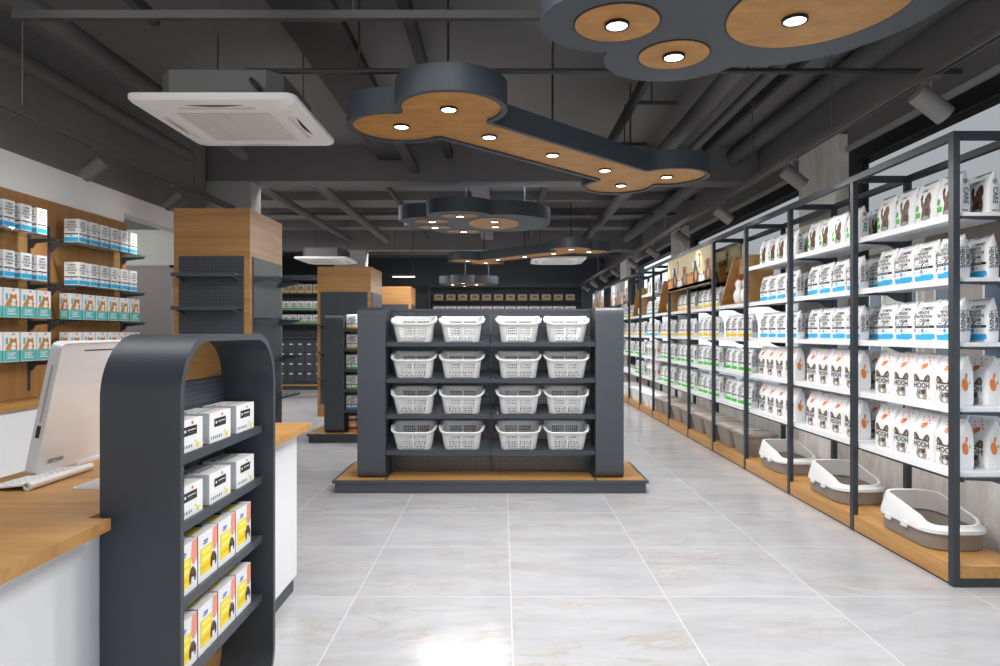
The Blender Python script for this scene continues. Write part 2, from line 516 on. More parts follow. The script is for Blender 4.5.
house('beige building beyond the brick one across the street', 9.4, 12, 14.6, 21.5, 3.4, 'beige', 5)
house('beige building nearer than the brick one across the street', 9.2, 12, 2.5, 8.2, 3.2, 'beige', 4)

# structural columns and beams
for y, nm in ((7.46, 'a'), (13.66, 'b')):
    struct(MB().box(-7, WX, y, y + 0.31, 3.0, CEIL, 'ceil').build('ceiling_beam'))
    struct(MB().box(-3.44, -2.81, y + 0.002, y + 0.3, 0, 3.0, 'colw').build('wall_column'))
struct(MB().box(-0.42, -0.18, 7.8, 13.6, 3.2, CEIL, 'ceil').build('ceiling_rib'))
for y in (8.7, 9.9, 11.2, 12.4):
    struct(MB().box(-6.9, WX, y, y + 0.14, 3.27, CEIL, 'ceil').build('ceiling_purlin'))

# ------------------------------------------------------------------ ceiling services
def pipe(name, label, pts, r, mat='duct', cat='pipe', n=12):
    return tag(MB().tube(pts, r, mat, n).build(name, smooth=50), label, cat)
pipe('ceiling_pipe', 'round charcoal pipe nearest the left wall above the track', [(-3.0, -1, 3.0), (-3.0, 6.4, 3.0)], 0.055, n=16)
t = thing('air_duct', 'thick round charcoal duct running behind the nearest air conditioner', 'duct', (-2.52, 2.5, 3.05))
MB().tube([(0, -3.5, 0), (0, 4.0, 0)], 0.062, 'duct', 20).build('duct_body', t, smooth=50)
for y in (-2, 0.5, 3): MB().tube([(0, y, 0.06), (0, y, 0.35)], 0.006, 'ductd', 6).build('hanger', t)
MB().tube([(0, 0.6, 0), (0, 0.64, 0)], 0.068, 'duct', 20).build('collar', t, smooth=50)
MB().tube([(0, 3.2, 0), (0, 3.24, 0)], 0.068, 'duct', 20).build('collar', t, smooth=50)
tag(MB().box(-2.03, -1.98, -1, 3.86, 3.08, 3.14, 'ductd').build('cable_rail'), 'narrow black rail running over the nearest air conditioner', 'rail')
tag(MB().box(-1.37, -1.07, -1, 7.4, 3.22, 3.38, 'ductd').build('flat_duct'), 'flat charcoal duct right of the nearest air conditioner', 'duct')
tag(MB().box(-1.02, -0.92, -1, 7.4, 3.08, 3.14, 'ductd').build('cable_tray'), 'black cable tray left of the nearest bone lamp', 'cable tray')
tag(MB().box(-0.62, -0.55, -1, 7.4, 3.24, 3.32, 'ductd').build('cable_tray'), 'thin black tray above the nearest bone lamp', 'cable tray')
t = thing('cross_rail', 'black square rail crossing the ceiling nearest the camera', 'rail', (0, 3.356, 2.9))
MB().box(-2.455, 1.6, -0.02, 0.02, -0.02, 0.02, 'ductd').build('rail', t)
for x in (-0.75, 1.2): MB().tube([(x, 0, 0.015), (x, 0, 0.5)], 0.006, 'ductd', 6).build('hanger', t)
t = thing('sprinkler_pipe', 'black sprinkler pipe with elbow running to the air conditioner', 'pipe', (0, 4.07, 2.9))
MB().tube([(-1.42, -0.16, -0.17), (-1.55, -0.03, -0.03), (-1.565, -0.01, -0.008), (-1.56, 0, 0), (-1.5, 0, 0), (2.8, 0, 0)], 0.017, 'ductd', 10).build('pipe', t, smooth=50)
for x in (-0.873, 0.31, 1.5): MB().tube([(x, 0, 0.01), (x, 0, 0.5)], 0.007, 'ductd', 6).build('hanger', t)
MB().tube([(-1.42, 0, -0.01), (-1.42, 0, -0.05)], 0.02, 'ductd', 8).build('sprinkler_head', t)
t = thing('cable_tray', 'black cable tray with side brackets right of bone lamp', 'cable tray', (1.0, 3, 3.02))
MB().box(-0.02, 0.02, -3.8, 4.4, 0, 0.09, 'ductd').build('tray', t)
for y in (0.9, 2.0, 3.1): MB().box(0.02, 0.32, y, y + 0.025, 0.0, 0.025, 'ductd').build('bracket', t)
for y in (0.9, 2.0, 3.1): MB().tube([(0.12, y, 0.02), (0.12, y, 0.37)], 0.006, 'ductd', 6).build('hanger', t)
pipe('ceiling_pipe', 'round charcoal duct right of the cable tray with brackets', [(1.62, -1, 3.12), (1.62, 7.455, 3.12)], 0.075, n=16)
pipe('ceiling_pipe', 'thinner charcoal pipe second right of the bracketed cable tray', [(1.92, -1, 3.16), (1.92, 7.455, 3.16)], 0.045, n=12)
pipe('air_duct', 'wide charcoal duct beside the right-hand track light rail', [(2.6, -1, 3.27), (2.6, 7.455, 3.27)], 0.09, cat='duct', n=20)
tag(MB().box(2.22, 2.26, -1, 7.4, 3.3, 3.38, 'ductd').build('cable_rail'), 'slim black rail on the ceiling over the right track', 'rail')
# beyond the first beam
for x, z, r, l in ((-3.0, 3.12, 0.055, 'charcoal pipe beyond the first beam, far left'), (-2.3, 3.15, 0.07, 'charcoal pipe beyond the first beam, second from left'),
                (1.6, 3.12, 0.075, 'charcoal duct beyond the first beam above far bone lamp'), (2.45, 3.18, 0.10, 'charcoal duct beyond the first beam beside right wall')):
    pipe('ceiling_pipe', l, [(x, 7.8, z), (x, 13.2, z)], r)
tag(MB().box(0.52, 0.60, 7.8, 13.6, 3.19, 3.27, 'ductd').build('cable_tray'), 'black cable tray beyond the first beam, right of paw lamp', 'cable tray')
tag(MB().box(-1.55, -1.5, 7.8, 13.6, 3.21, 3.27, 'ductd').build('cable_tray'), 'black cable tray beyond the first beam, left of paw lamp', 'cable tray')
pipe('sprinkler_pipe', 'thin black cross pipe between the two ceiling beams', [(-4.5, 10.4, 3.16), (2.7, 10.4, 3.16)], 0.018, 'ductd')
pipe('sprinkler_pipe', 'thin black cross pipe beyond the second ceiling beam', [(-4.5, 15.2, 3.1), (2.7, 15.2, 3.1)], 0.018, 'ductd')

# tracks with spot heads
def add_light(kind, name, loc, energy, size=0.05, color=(1, 0.99, 0.975), rot=(0, 0, 0), spot=None, blend=1.0):
    L = bpy.data.lights.new(name, kind); L.energy = energy; L.color = color
    if kind == 'AREA': L.shape = 'DISK'; L.size = size
    elif kind == 'SPOT': L.spot_size = spot; L.spot_blend = blend; L.shadow_soft_size = size
    else: L.shadow_soft_size = size
    o = bpy.data.objects.new(name, L); COL.objects.link(o); o.location = loc; o.rotation_euler = rot
    return o
TRZ = 2.556
def track(label, x, y0, y1, side, rods):
    t = thing('light_track', label, 'light track', (x, y0, TRZ))
    MB().box(-0.02, 0.02, 0, y1 - y0, 0, 0.05, 'spot').box(-0.006, 0.006, 0, y1 - y0, -0.004, 0, 'black').build('rail', t)
    for y in rods: MB().tube([(0, y - y0, 0.05), (0, y - y0, CEIL - TRZ)], 0.005, 'spot', 6).build('hanger', t)
def make_spot(side):
    t = thing('track_spotlight', '-', 'spotlight')
    MB().box(-0.018, 0.018, -0.05, 0.05, -0.018, -0.002, 'spot').build('adapter', t)
    MB().tube([(0, 0, -0.018), (0, 0, -0.10)], 0.009, 'spot', 8).build('stem', t)
    a = Vector((side * 0.8, 0.0, -0.62)).normalized()
    c = Vector((0, 0, -0.13))
    h = MB()
    p0 = c - a * 0.085; p1 = c + a * 0.095
    h.tube([p0, p1], 0.05, 'spot', 20)
    h.build('head', t, smooth=50)
    MB().tube([p1 - a * 0.01, p1 + a * 0.001], 0.041, 'glow', 20).build('lens', t)
    return t, p1, a
track('charcoal light track above the right-hand rack', 2.1, 1.0, 18.2, 1, (1.6, 4.25, 5.6, 8.6, 11.6, 14.6))
track('charcoal light track above the left wall shelves', -2.77, 1.0, 6.9, -1, (1.6, 3.85, 6.0))
sp_r, p1, ar = make_spot(1)
for i, y in enumerate((3.27, 4.81, 6.34, 7.83, 9.31, 10.8, 12.4, 13.8, 15.3, 16.8)):
    lab = 'charcoal track spotlight over the rack, %s from the camera' % ORD[i]
    if i == 0: sp_r.location = (2.1, y, TRZ); sp_r['label'] = lab; sp_r['group'] = 'track spotlights'
    else: dup(sp_r, (2.1, y, TRZ), lab, group='track spotlights')
    lp = Vector((2.1, y, TRZ)) + p1 + ar * 0.02
    tgt = Vector((2.45, y, 1.0)) - lp
    add_light('SPOT', 'spot_light', lp, 7, 0.04, rot=tgt.to_track_quat('-Z', 'Y').to_euler(), spot=math.radians(95))
sp_l, p1l, al = make_spot(-1)
for i, y in enumerate((3.42, 4.52, 5.62)):
    lab = 'charcoal track spotlight on the left track, %s from the camera' % ORD[i]
    if i == 0: sp_l.location = (-2.77, y, TRZ); sp_l['label'] = lab; sp_l['group'] = 'track spotlights'
    else: dup(sp_l, (-2.77, y, TRZ), lab, group='track spotlights')
    lp = Vector((-2.77, y, TRZ)) + p1l + al * 0.02
    tgt = Vector((-3.1, y, 1.0)) - lp
    add_light('SPOT', 'spot_light', lp, 24, 0.04, rot=tgt.to_track_quat('-Z', 'Y').to_euler(), spot=math.radians(95))

# ------------------------------------------------------------------ air conditioners
def make_ac(label, loc):
    t = thing('air_conditioner', label, 'air conditioner', loc, group='ceiling cassette air conditioners')
    W = 0.985; h = W / 2
    pn = MB()
    # panel: thin plate with sloped underside towards a recessed grille
    def sq(s, z, r=0.06): return [(x, y, z) for x, y in rr(-s, s, -s, s, r, 4)]
    pn.loft([sq(h - 0.02, 0.05), sq(h, 0.045), sq(h, 0.022), sq(h - 0.012, 0.008), sq(0.335, -0.018, 0.03), sq(0.30, -0.006, 0.02)], 'ac')
    pn.build('panel', t, smooth=35, weld=True)
    g = MB()
    for i in range(4):
        x0 = -0.285 + i * 0.1425
        g.box(x0 + 0.003, x0 + 0.1395, -0.285, 0.285, -0.010, -0.004, 'acgrille')
    g.build('grille', t)
    for k in range(4):
        v = MB()
        n = 10
        pts = [(-0.22 + 0.44 * i / n, 0.0) for i in range(n + 1)]
        up = [(x, 0.028 * (1 - (x / 0.22) ** 2)) for x, _ in reversed(pts)][1:-1]
        sl = 0.0065 - 0.0 ; 
        poly = pts + up
        def fn(s, q):
            y = -0.425 + q; z = 0.008 - (0.463 - abs(y)) / 0.128 * 0.026 - 0.002
            return Matrix.Rotation(k * PI / 2, 3, 'Z') @ Vector((s, y, z))
        v.dpoly(poly, fn, 'black')
        v.build('vent_slot', t)
        fl = MB()
        fl.drect(-0.23, 0.23, 0.033, 0.058, fn, 'acgrille', 4, 1)
        fl.build('louvre', t)
    MB().prism(rr(-0.37, 0.37, -0.37, 0.37, 0.08, 1), 2, 0.05, 0.225, 'acbody').build('case', t)
    for x in (-0.3, 0.3):
        for y in (0.34,):
            MB().tube([(x, y, 0.21), (x, y, CEIL - loc[2])], 0.004, 'ductd', 6).build('hanger_rod', t)
    return t
a1 = make_ac('white cassette air conditioner nearest the camera, upper left', (-1.70, 4.35, 2.65))
dup(a1, (1.03, 12.4, 2.62), 'small white cassette air conditioner under the far bone lamp')
dup(a1, (-3.35, 12.75, 2.66), 'small white cassette air conditioner between the two wooden pillars')
tl = thing('tube_light', 'white linear tube light above the far wooden pillar', 'lamp', (-1.95, 13.2, 2.42))
MB().box(-0.22, 0.22, -0.03, 0.03, 0, 0.03, 'spot').build('housing', tl)
MB().box(-0.22, 0.22, -0.025, 0.025, -0.02, 0, 'tubeglow').build('diffuser', tl)
for x in (-0.18, 0.18): MB().tube([(x, 0, 0.03), (x, 0, CEIL - 2.42)], 0.005, 'ductd', 6).build('hanger', tl)

# ------------------------------------------------------------------ bone and paw lamps
def union_outline(circles, bars=(), n=260):
    # star-free outline by tracing the outside of a union: sample circles' and bars' boundaries and keep outside points, then walk
    def inside(p, skip):
        for i, (cx, cy, a, b, ro) in enumerate(circles):
            if i == skip: continue
            c, s = math.cos(ro), math.sin(ro); dx, dy = p[0] - cx, p[1] - cy
            u, w_ = (dx * c + dy * s) / a, (-dx * s + dy * c) / b
            if u * u + w_ * w_ < 0.9995: return True
        for j, (ax, ay, bx, by, hw) in enumerate(bars):
            if skip == ('b', j): continue
            L = math.hypot(bx - ax, by - ay); tx, ty = (bx - ax) / L, (by - ay) / L
            u = (p[0] - ax) * tx + (p[1] - ay) * ty; w_ = -(p[0] - ax) * ty + (p[1] - ay) * tx
            if -1e-6 < u < L + 1e-6 and abs(w_) < hw - 1e-4: return True
        return False
    pts = []
    for i, (cx, cy, a, b, ro) in enumerate(circles):
        c, s = math.cos(ro), math.sin(ro)
        for k in range(n):
            w_ = 2 * PI * k / n; x, y = a * math.cos(w_), b * math.sin(w_)
            p = (cx + x * c - y * s, cy + x * s + y * c)
            if not inside(p, i): pts.append(p)
    for j, (ax, ay, bx, by, hw) in enumerate(bars):
        L = math.hypot(bx - ax, by - ay); tx, ty = (bx - ax) / L, (by - ay) / L
        for sgn in (1, -1):
            for k in range(81):
                u = L * k / 80
                p = (ax + tx * u - ty * hw * sgn, ay + ty * u + tx * hw * sgn)
                if not inside(p, ('b', j)): pts.append(p)
    # nearest neighbour walk
    out = [pts.pop(0)]
    while pts:
        q = out[-1]
        k = min(range(len(pts)), key=lambda i_: (pts[i_][0] - q[0]) ** 2 + (pts[i_][1] - q[1]) ** 2)
        d = math.hypot(pts[k][0] - q[0], pts[k][1] - q[1])
        if d > 0.15: break
        p = pts.pop(k)
        if d > 0.004: out.append(p)
    ar_ = sum(a[0] * b[1] - b[0] * a[1] for a, b in zip(out, out[1:] + out[:1]))
    return out if ar_ > 0 else out[::-1]
def inset(poly, d):
    n = len(poly); out = []
    for i in range(n):
        a, b, c = Vector(poly[i - 1]), Vector(poly[i]), Vector(poly[(i + 1) % n])
        e = (c - a)
        if e.length < 1e-9: out.append(tuple(b)); continue
        nrm = Vector((-e.y, e.x)).normalized()
        out.append(tuple(b + nrm * d))
    return out
def ell(cx, cy, a, b, ro=0.0, n=40):
    c, s = math.cos(ro), math.sin(ro)
    return [(cx + a * math.cos(2 * PI * k / n) * c - b * math.sin(2 * PI * k / n) * s, cy + a * math.cos(2 * PI * k / n) * s + b * math.sin(2 * PI * k / n) * c) for k in range(n)]
LZ = 2.6
DOWNL = []
def downlight(t, x, y, z, i, tz=None, power=9):
    d = MB(); n = 24
    d.lathe([(0.052, -0.012), (0.052, 0.004), (0.043, 0.004), (0.043, -0.012)], 'black', n, (x, y, z), False, False)
    d.add([(x + 0.052 * math.cos(2 * PI * k / n), y + 0.052 * math.sin(2 * PI * k / n), z - 0.012) for k in range(n)] + [(x + 0.043 * math.cos(2 * PI * k / n), y + 0.043 * math.sin(2 * PI * k / n), z - 0.012) for k in range(n)],
          [(k, (k + 1) % n, n + (k + 1) % n, n + k) for k in range(n)], 'black')
    o = d.build('downlight', t, smooth=40)
    MB().lathe([(0.043, -0.009), (0.043, -0.004)], 'glow', n, (x, y, z)).build('lens', o)
    DOWNL.append((t, x, y, z, power))
def bone_lamp(label, E0, E1, z=LZ, k=1.0, rods=()):
    # E0, E1: lobe-row centres; built about the middle, laid flat
    cx, cy = (E0[0] + E1[0]) / 2, (E0[1] + E1[1]) / 2
    t = thing('bone_pendant_lamp', label, 'pendant lamp', (cx, cy, z), group='bone shaped ceiling lamps')
    L = math.hypot(E1[0] - E0[0], E1[1] - E0[1]); tx, ty = (E1[0] - E0[0]) / L, (E1[1] - E0[1]) / L
    nx, ny = -ty, tx
    cs = []
    for e, s in ((-L / 2, 1), (L / 2, -1)):
        for sg in (1, -1):
            cs.append((tx * e + nx * sg * 0.255 * k, ty * e + ny * sg * 0.255 * k, 0.325 * k, 0.325 * k, 0))
    o = union_outline(cs, [(-tx * L / 2, -ty * L / 2, tx * L / 2, ty * L / 2, 0.25 * k)])
    i_ = inset(o, 0.035)
    MB().ring(o, i_, 2, 0, 0.15, 'lampbody').prism(i_, 2, 0.05, 0.15, 'lampbody').build('housing', t, smooth=35)
    MB().prism(i_, 2, 0.015, 0.03, 'wood_lamp').build('wood_panel', t)
    sp = [(e, sg * 0.23 * k) for e in (-L / 2, L / 2) for sg in (1, -1)] + [(u * L, 0) for u in (-0.27, 0.0, 0.27)]
    for j, (u, v) in enumerate(sp):
        downlight(t, tx * u + nx * v, ty * u + ny * v, 0.015, j)
    for u in (-L * 0.42, 0, L * 0.42):
        MB().tube([(tx * u, ty * u, 0.14), (tx * u, ty * u, CEIL - z)], 0.008, 'ductd', 8).build('suspension_rod', t)
    return t
def paw_lamp(label, c, ang, z=LZ, k=1.0, lay=None):
    t = thing('paw_pendant_lamp', label, 'pendant lamp', (c[0], c[1], z), group='paw shaped ceiling lamps')
    ca, sa = math.cos(ang), math.sin(ang)
    def R(p): return (p[0] * ca - p[1] * sa, p[0] * sa + p[1] * ca)
    toes, pad, body, lights = lay
    cs = []
    for (x, y, a, b, ro) in body:
        q = R((x * k, y * k)); cs.append((q[0], q[1], a * k, b * k, ro + ang))
    o = union_outline(cs)
    MB().prism(o, 2, 0, 0.16, 'lampbody').build('housing', t, smooth=35)
    for (x, y, a, b, ro) in toes + [pad]:
        q = R((x * k, y * k))
        big = (x, y, a, b, ro) == pad
        w_ = MB().prism(ell(q[0], q[1], a * k, b * k, ro + ang), 2, -0.004, 0.01, 'wood_lamp')
        w_.ring(ell(q[0], q[1], a * k + 0.008, b * k + 0.008, ro + ang), ell(q[0], q[1], a * k, b * k, ro + ang), 2, -0.003, 0.01, 'black')
        w_.build('pad_panel' if big else 'toe_panel', t)
    for (x, y) in lights:
        q = R((x * k, y * k)); downlight(t, q[0], q[1], -0.004, 0)
    for (x, y) in ((-0.35, 0), (0.35, 0.1)):
        q = R((x * k, y * k))
        MB().tube([(q[0], q[1], 0.15), (q[0], q[1], CEIL - z)], 0.008, 'ductd', 8).build('suspension_rod', t)
    return t
bone_lamp('bone shaped oak and slate lamp nearest the camera', (-0.475, 4.06), (1.215, 5.75))
bone_lamp('bone shaped lamp far back above the small air conditioner', (-0.47, 12.3), (1.24, 10.6))
# paw layout (toes to -x, pad to +x), metres
TOES = [(-0.42, 0.36, 0.13, 0.21, 0.35), (-0.60, 0.02, 0.13, 0.2, 0.05), (-0.40, -0.36, 0.13, 0.21, -0.35), (-0.05, 0.5, 0.13, 0.2, 0.8)]
L2 = dict(
    toes=[(-0.74, -0.16, 0.2, 0.13, 0.0), (-0.39, -0.52, 0.21, 0.13, 0), (-0.75, 0.27, 0.2, 0.14, 0), (-0.42, 0.60, 0.21, 0.13, 0)],
    pad=(-0.02, 0.02, 0.3, 0.42, 0.0))
paw_lamp('paw shaped lamp with six lights between the two bone lamps', (-0.08, 7.9), 0.0, lay=(
    L2['toes'], L2['pad'],
    [(-0.76, -0.17, 0.36, 0.27, 0), (-0.40, -0.52, 0.36, 0.27, 0), (-0.76, 0.27, 0.36, 0.28, 0), (-0.42, 0.58, 0.36, 0.27, 0), (0.1, 0.03, 0.55, 0.62, 0), (-0.35, 0.03, 0.4, 0.55, 0)],
    [(-0.73, -0.17), (-0.385, -0.53), (-0.742, 0.26), (-0.41, 0.59), (-0.01, -0.17), (-0.005, 0.2)]))
paw_lamp('small paw shaped lamp farthest back over the far wall', (-0.55, 14.5), 0.0, z=2.36, k=0.72, lay=(
    L2['toes'], L2['pad'],
    [(-0.76, -0.17, 0.36, 0.27, 0), (-0.40, -0.52, 0.36, 0.27, 0), (-0.76, 0.27, 0.36, 0.28, 0), (-0.42, 0.58, 0.36, 0.27, 0), (0.1, 0.03, 0.55, 0.62, 0), (-0.35, 0.03, 0.4, 0.55, 0)],
    [(-0.73, -0.17), (-0.385, -0.53), (-0.742, 0.26), (-0.41, 0.59), (-0.01, -0.17), (-0.005, 0.2)]))
# nearest paw, upper right: toes at (0.48,2.79) and (0.80,3.11), pad at (1.2,2.75)
paw_lamp('large paw shaped lamp nearest the camera, cut by the top edge', (1.1, 2.6), 0.0, lay=(
    [(-0.62, 0.19, 0.175, 0.17, 0.0), (-0.30, 0.51, 0.16, 0.16, 0.3), (-0.62, -0.28, 0.16, 0.17, 0), (-0.25, -0.55, 0.16, 0.16, 0)],
    (0.16, 0.06, 0.33, 0.37, 0.4),
    [(-0.62, 0.19, 0.32, 0.29, 0), (-0.29, 0.54, 0.33, 0.30, 0), (-0.62, -0.28, 0.32, 0.3, 0), (-0.28, -0.55, 0.34, 0.3, 0), (0.12, 0.03, 0.54, 0.62, 0.2), (-0.2, 0, 0.4, 0.5, 0)],
    [(-0.62, 0.19), (-0.30, 0.51), (-0.62, -0.28), (-0.25, -0.55), (0.105, 0.145), (0.2, -0.15)]))
bpy.context.view_layer.update()
for t_, x, y, z, pw in DOWNL:
    p = t_.matrix_world @ Vector((x, y, z - 0.02))
    add_light('AREA', 'downlight_lamp', p, pw * (1.1 if p.y < 3.4 else 1.0), 0.085)

# ------------------------------------------------------------------ display racks on the right
X0, XB = 2.308, 2.66
Y0, P = 3.41, 0.975
LV = [1.926, 1.590, 1.254, 0.918, 0.582]
NB = 14
HUT, POST1, POST2 = (3, 6, 8), (4, 5), (9, 10)
BAYTYPE = {}
for k in range(NB):
    BAYTYPE[k] = 'dog' if k in (0, 1, 2, 7) else ('hut' if k in HUT else 'yel')
def make_bay(k):
    kind = BAYTYPE[k]
    t = thing('display_rack', 'slate metal rack bay with white shelves, %s from the camera' % ORD[k], 'display rack', (X0, Y0 + k * P, 0), group='rack bays along the right wall')
    xb = XB - X0; xr = xb + 0.035; z1 = 2.337
    MB().box(0, 0.034, 0, 0.04, 0.003, z1, 'frame').build('front_post', t)
    MB().box(xb, xr, 0, 0.04, 0, z1, 'frame').build('rear_post', t)
    MB().box(0.034, xb, 0, 0.04, z1 - 0.04, z1, 'frame').build('cross_rail', t)
    MB().box(0, 0.034, 0.04, P, z1 - 0.04, z1, 'frame').build('front_top_rail', t)
    MB().box(xb, xr, 0.04, P, z1 - 0.04, z1, 'frame').build('rear_top_rail', t)
    pl = MB().box(0.004, xr, 0.002 if k else 0.0, P - 0.004, 0.012, 0.107, 'wood_y')
    if k == 0:
        pl = MB().box(0.004, xr, 0.041, P - 0.004, 0.012, 0.107, 'wood_y').box(0.036, xr, 0.002, 0.041, 0.046, 0.107, 'wood_y')
        MB().box(0.034, xr, 0, 0.04, 0, 0.044, 'frame').build('end_rail', t)
    else:
        pl = MB().box(0.004, 0.036, 0.041, P - 0.004, 0.012, 0.107, 'wood_y').box(0.036, xr, 0.001, P - 0.002, 0.012, 0.107, 'wood_y')
    pl.build('base_platform', t)
    MB().box(0.01, xr - 0.01, 0.05, P - 0.02, 0, 0.012, 'black').build('plinth', t)  # black strip stands in for the shadow line under the platform
    for i, z in enumerate(LV):
        if i == 0 and kind != 'dog': continue
        MB().box(0.04, xb - 0.004, 0.03, P - 0.002, z - 0.022, z, 'shelfw').box(0.0355, 0.0398, 0.03, P - 0.002, z - 0.034, z + 0.001, 'shelfw').build('shelf', t)
        br = MB().prism([(0.05, z - 0.034), (0.24, z - 0.042), (0.30, z - 0.075), (xb, z - 0.085), (xb, z - 0.023), (0.05, z - 0.023)], 1, 0.006, 0.03, 'frame')
        br.build('bracket', t)
    MB().box(0.055, 0.085, 0.04, P, LV[4] - 0.052, LV[4] - 0.024, 'frame').build('front_stretcher', t)
    MB().box(xb - 0.04, xb - 0.005, 0.04, P, LV[4] - 0.075, LV[4] - 0.04, 'frame').build('rear_stretcher', t)
    if k < 9:
        # added fill strip, no real fitting, behind the lowest shelf's lip to brighten the marble
        MB().box(0.09, 0.105, 0.06, P - 0.03, LV[4] - 0.034, LV[4] - 0.023, 'tubeglow').build('fill_strip', t)
        L = bpy.data.lights.new('fill_strip_light', 'AREA'); L.shape = 'RECTANGLE'; L.size = .012; L.size_y = P - .12; L.energy = .9
        o = bpy.data.objects.new('fill_strip_light', L); COL.objects.link(o)
        o.location = (X0 + .0975, Y0 + k * P + P / 2, LV[4] - .036); o.rotation_euler = (0, -.5, 0)
    if k == NB - 1:
        MB().box(0, 0.034, P, P + 0.04, 0, z1, 'frame').build('front_post', t)
        MB().box(xb, xr, P, P + 0.04, 0, z1, 'frame').build('rear_post', t)
        MB().box(0.034, xb, P, P + 0.04, z1 - 0.04, z1, 'frame').build('cross_rail', t)
    return t
for k in range(NB): make_bay(k)

# ---- bags
EPS = 0.0014
def make_pillow(name, W, D, H, deco):
    A = [(0, .462), (.05, .488), (.5, .5), (.85, .49), (1, .485)]
    B = [(0, .44), (.06, .49), (.4, .5), (.65, .46), (.82, .33), (.94, .15), (1, .03)]
    def ab(z): v = z / H; return interp(A, v) * W, interp(B, v) * D
    def front(s, z, e=EPS):
        a, b = ab(z); y = -s
        q = max(0.0, 1 - min(1, abs(y / a)) ** 4) ** 0.25
        return (-b * q - e, y, z)
    def side(s, z, e=EPS):
        a, b = ab(z)
        q = max(0.0, 1 - min(1, abs(s / b)) ** 4) ** 0.25
        return (s, -a * q - e, z)
    mb = MB(); rings = []
    n = 28
    for v in (0, .05, .15, .3, .45, .6, .7, .8, .88, .95, 1):
        z = v * H; a, b = ab(z); r = []
        for i in range(n):
            w_ = 2 * PI * i / n; c, s = math.cos(w_), math.sin(w_)
            x = b * math.copysign(abs(c) ** 0.5, c); y = a * math.copysign(abs(s) ** 0.5, s)
            zz = z + (0.012 * abs(y / a) ** 3 + 0.003 * math.sin(y * 120)) * smooth01(.8, 1, v)
            r.append((x, y, zz))
        rings.append(r)
    mb.loft(rings, 'bag')
    deco(mb, front, side, W, D, H)
    return mb.build(name, smooth=50)
def deco_food(ink):
    def d(mb, fr, sd, W, D, H):
        for i, (tx, w_, sh) in enumerate((('COMPRE', .105, .012), ('HENSIVE', .11, -.004), ('NUTRITION', .14, 0), ('CREAM', .09, .01))):
            mb.dtext(tx, sh, H * (.85 - .105 * i), 0.026, fr, 'bagk', w_)
        mb.dpoly([(-.016, H * .42), (.006, H * .42), (.018, H * .50), (.008, H * .49), (-.003, H * .45)], fr, 'bagk')
        mb.drect(-.06, -.024, H * .44, H * .453, fr, 'bagk', 1, 1)
        mb.drect(.028, .06, H * .44, H * .453, fr, 'bagk', 1, 1)
        mb.drect(-.083, .083, H * .345, H * .405, fr, 'bagk', 8, 1)
        for i in range(6): mb.drect(-.055 + .02 * i, -.045 + .02 * i, H * .368, H * .382, lambda s, z: fr(s, z, EPS * 1.6), 'bag', 1, 1)
        mb.dell(-.004, H * .272, .0115, .0115, fr, ink)
        mb.drect(-.042, -.028, H * .255, H * .272, fr, ink, 1, 1)
        mb.drect(.022, .036, H * .255, H * .272, fr, ink, 1, 1)
        mb.drect(-.084, .084, H * .04, H * .17, fr, ink, 10, 2)
        mb.drect(-.012, .082, H * .17, H * .193, fr, ink, 5, 1)
        mb.dtext('COMPRE', 0.015, H * .52, 0.030, sd, 'bagk', .115, rot=True)
        mb.dtext('HENSIVE', -0.013, H * .50, 0.030, sd, 'bagk', .125, rot=True)
    return d
def deco_dog(mb, fr, sd, W, D, H):
    mb.dtext('CARE', -.005, H * .84, 0.022, fr, 'ink_dteal', .06)
    mb.drect(.03, .06, H * .845, H * .865, fr, 'ink_tan', 2, 1)
    mb.dell(-.058, H * .42, .017, .019, fr, 'ink_grn')
    mb.drect(-.084, -.028, H * .17, H * .30, fr, 'ink_grn', 4, 1)
    # brown dog, one paw raised
    e2 = lambda s, z: fr(s, z, EPS * 1.7)
    mb.dpoly([(-.02, .02), (.055, .02), (.064, .06), (.058, .10), (.066, .125), (.062, .15), (.045, .17), (.028, .165), (.015, .135), (.008, .11), (-.004, .125), (-.008, .16), (-.02, .165), (-.024, .14), (-.018, .105), (-.006, .08), (-.014, .05)], fr, 'ink_brown')
    mb.dpoly([(.015, .135), (.022, .10), (.03, .12), (.03, .16)], e2, 'ink_dbrown')
    mb.dpoly([(-.024, .14), (-.008, .14), (-.008, .16), (-.02, .165)], e2, 'ink_dbrown')
    mb.dell(.03, .06, .016, .022, e2, 'ink_dbrown')
    mb.dell(.05, .142, .008, .006, e2, 'bagk')
    mb.dell(.022, .028, .03, .014, e2, 'ink_fur')
    mb.dtext('CARE', 0.004, H * .46, 0.036, sd, 'ink_dteal', .105, rot=True)
    mb.dell(.0, H * .80, .012, .014, sd, 'ink_fur')
    mb.drect(-.016, .016, H * .09, H * .13, sd, 'ink_fur', 2, 1)
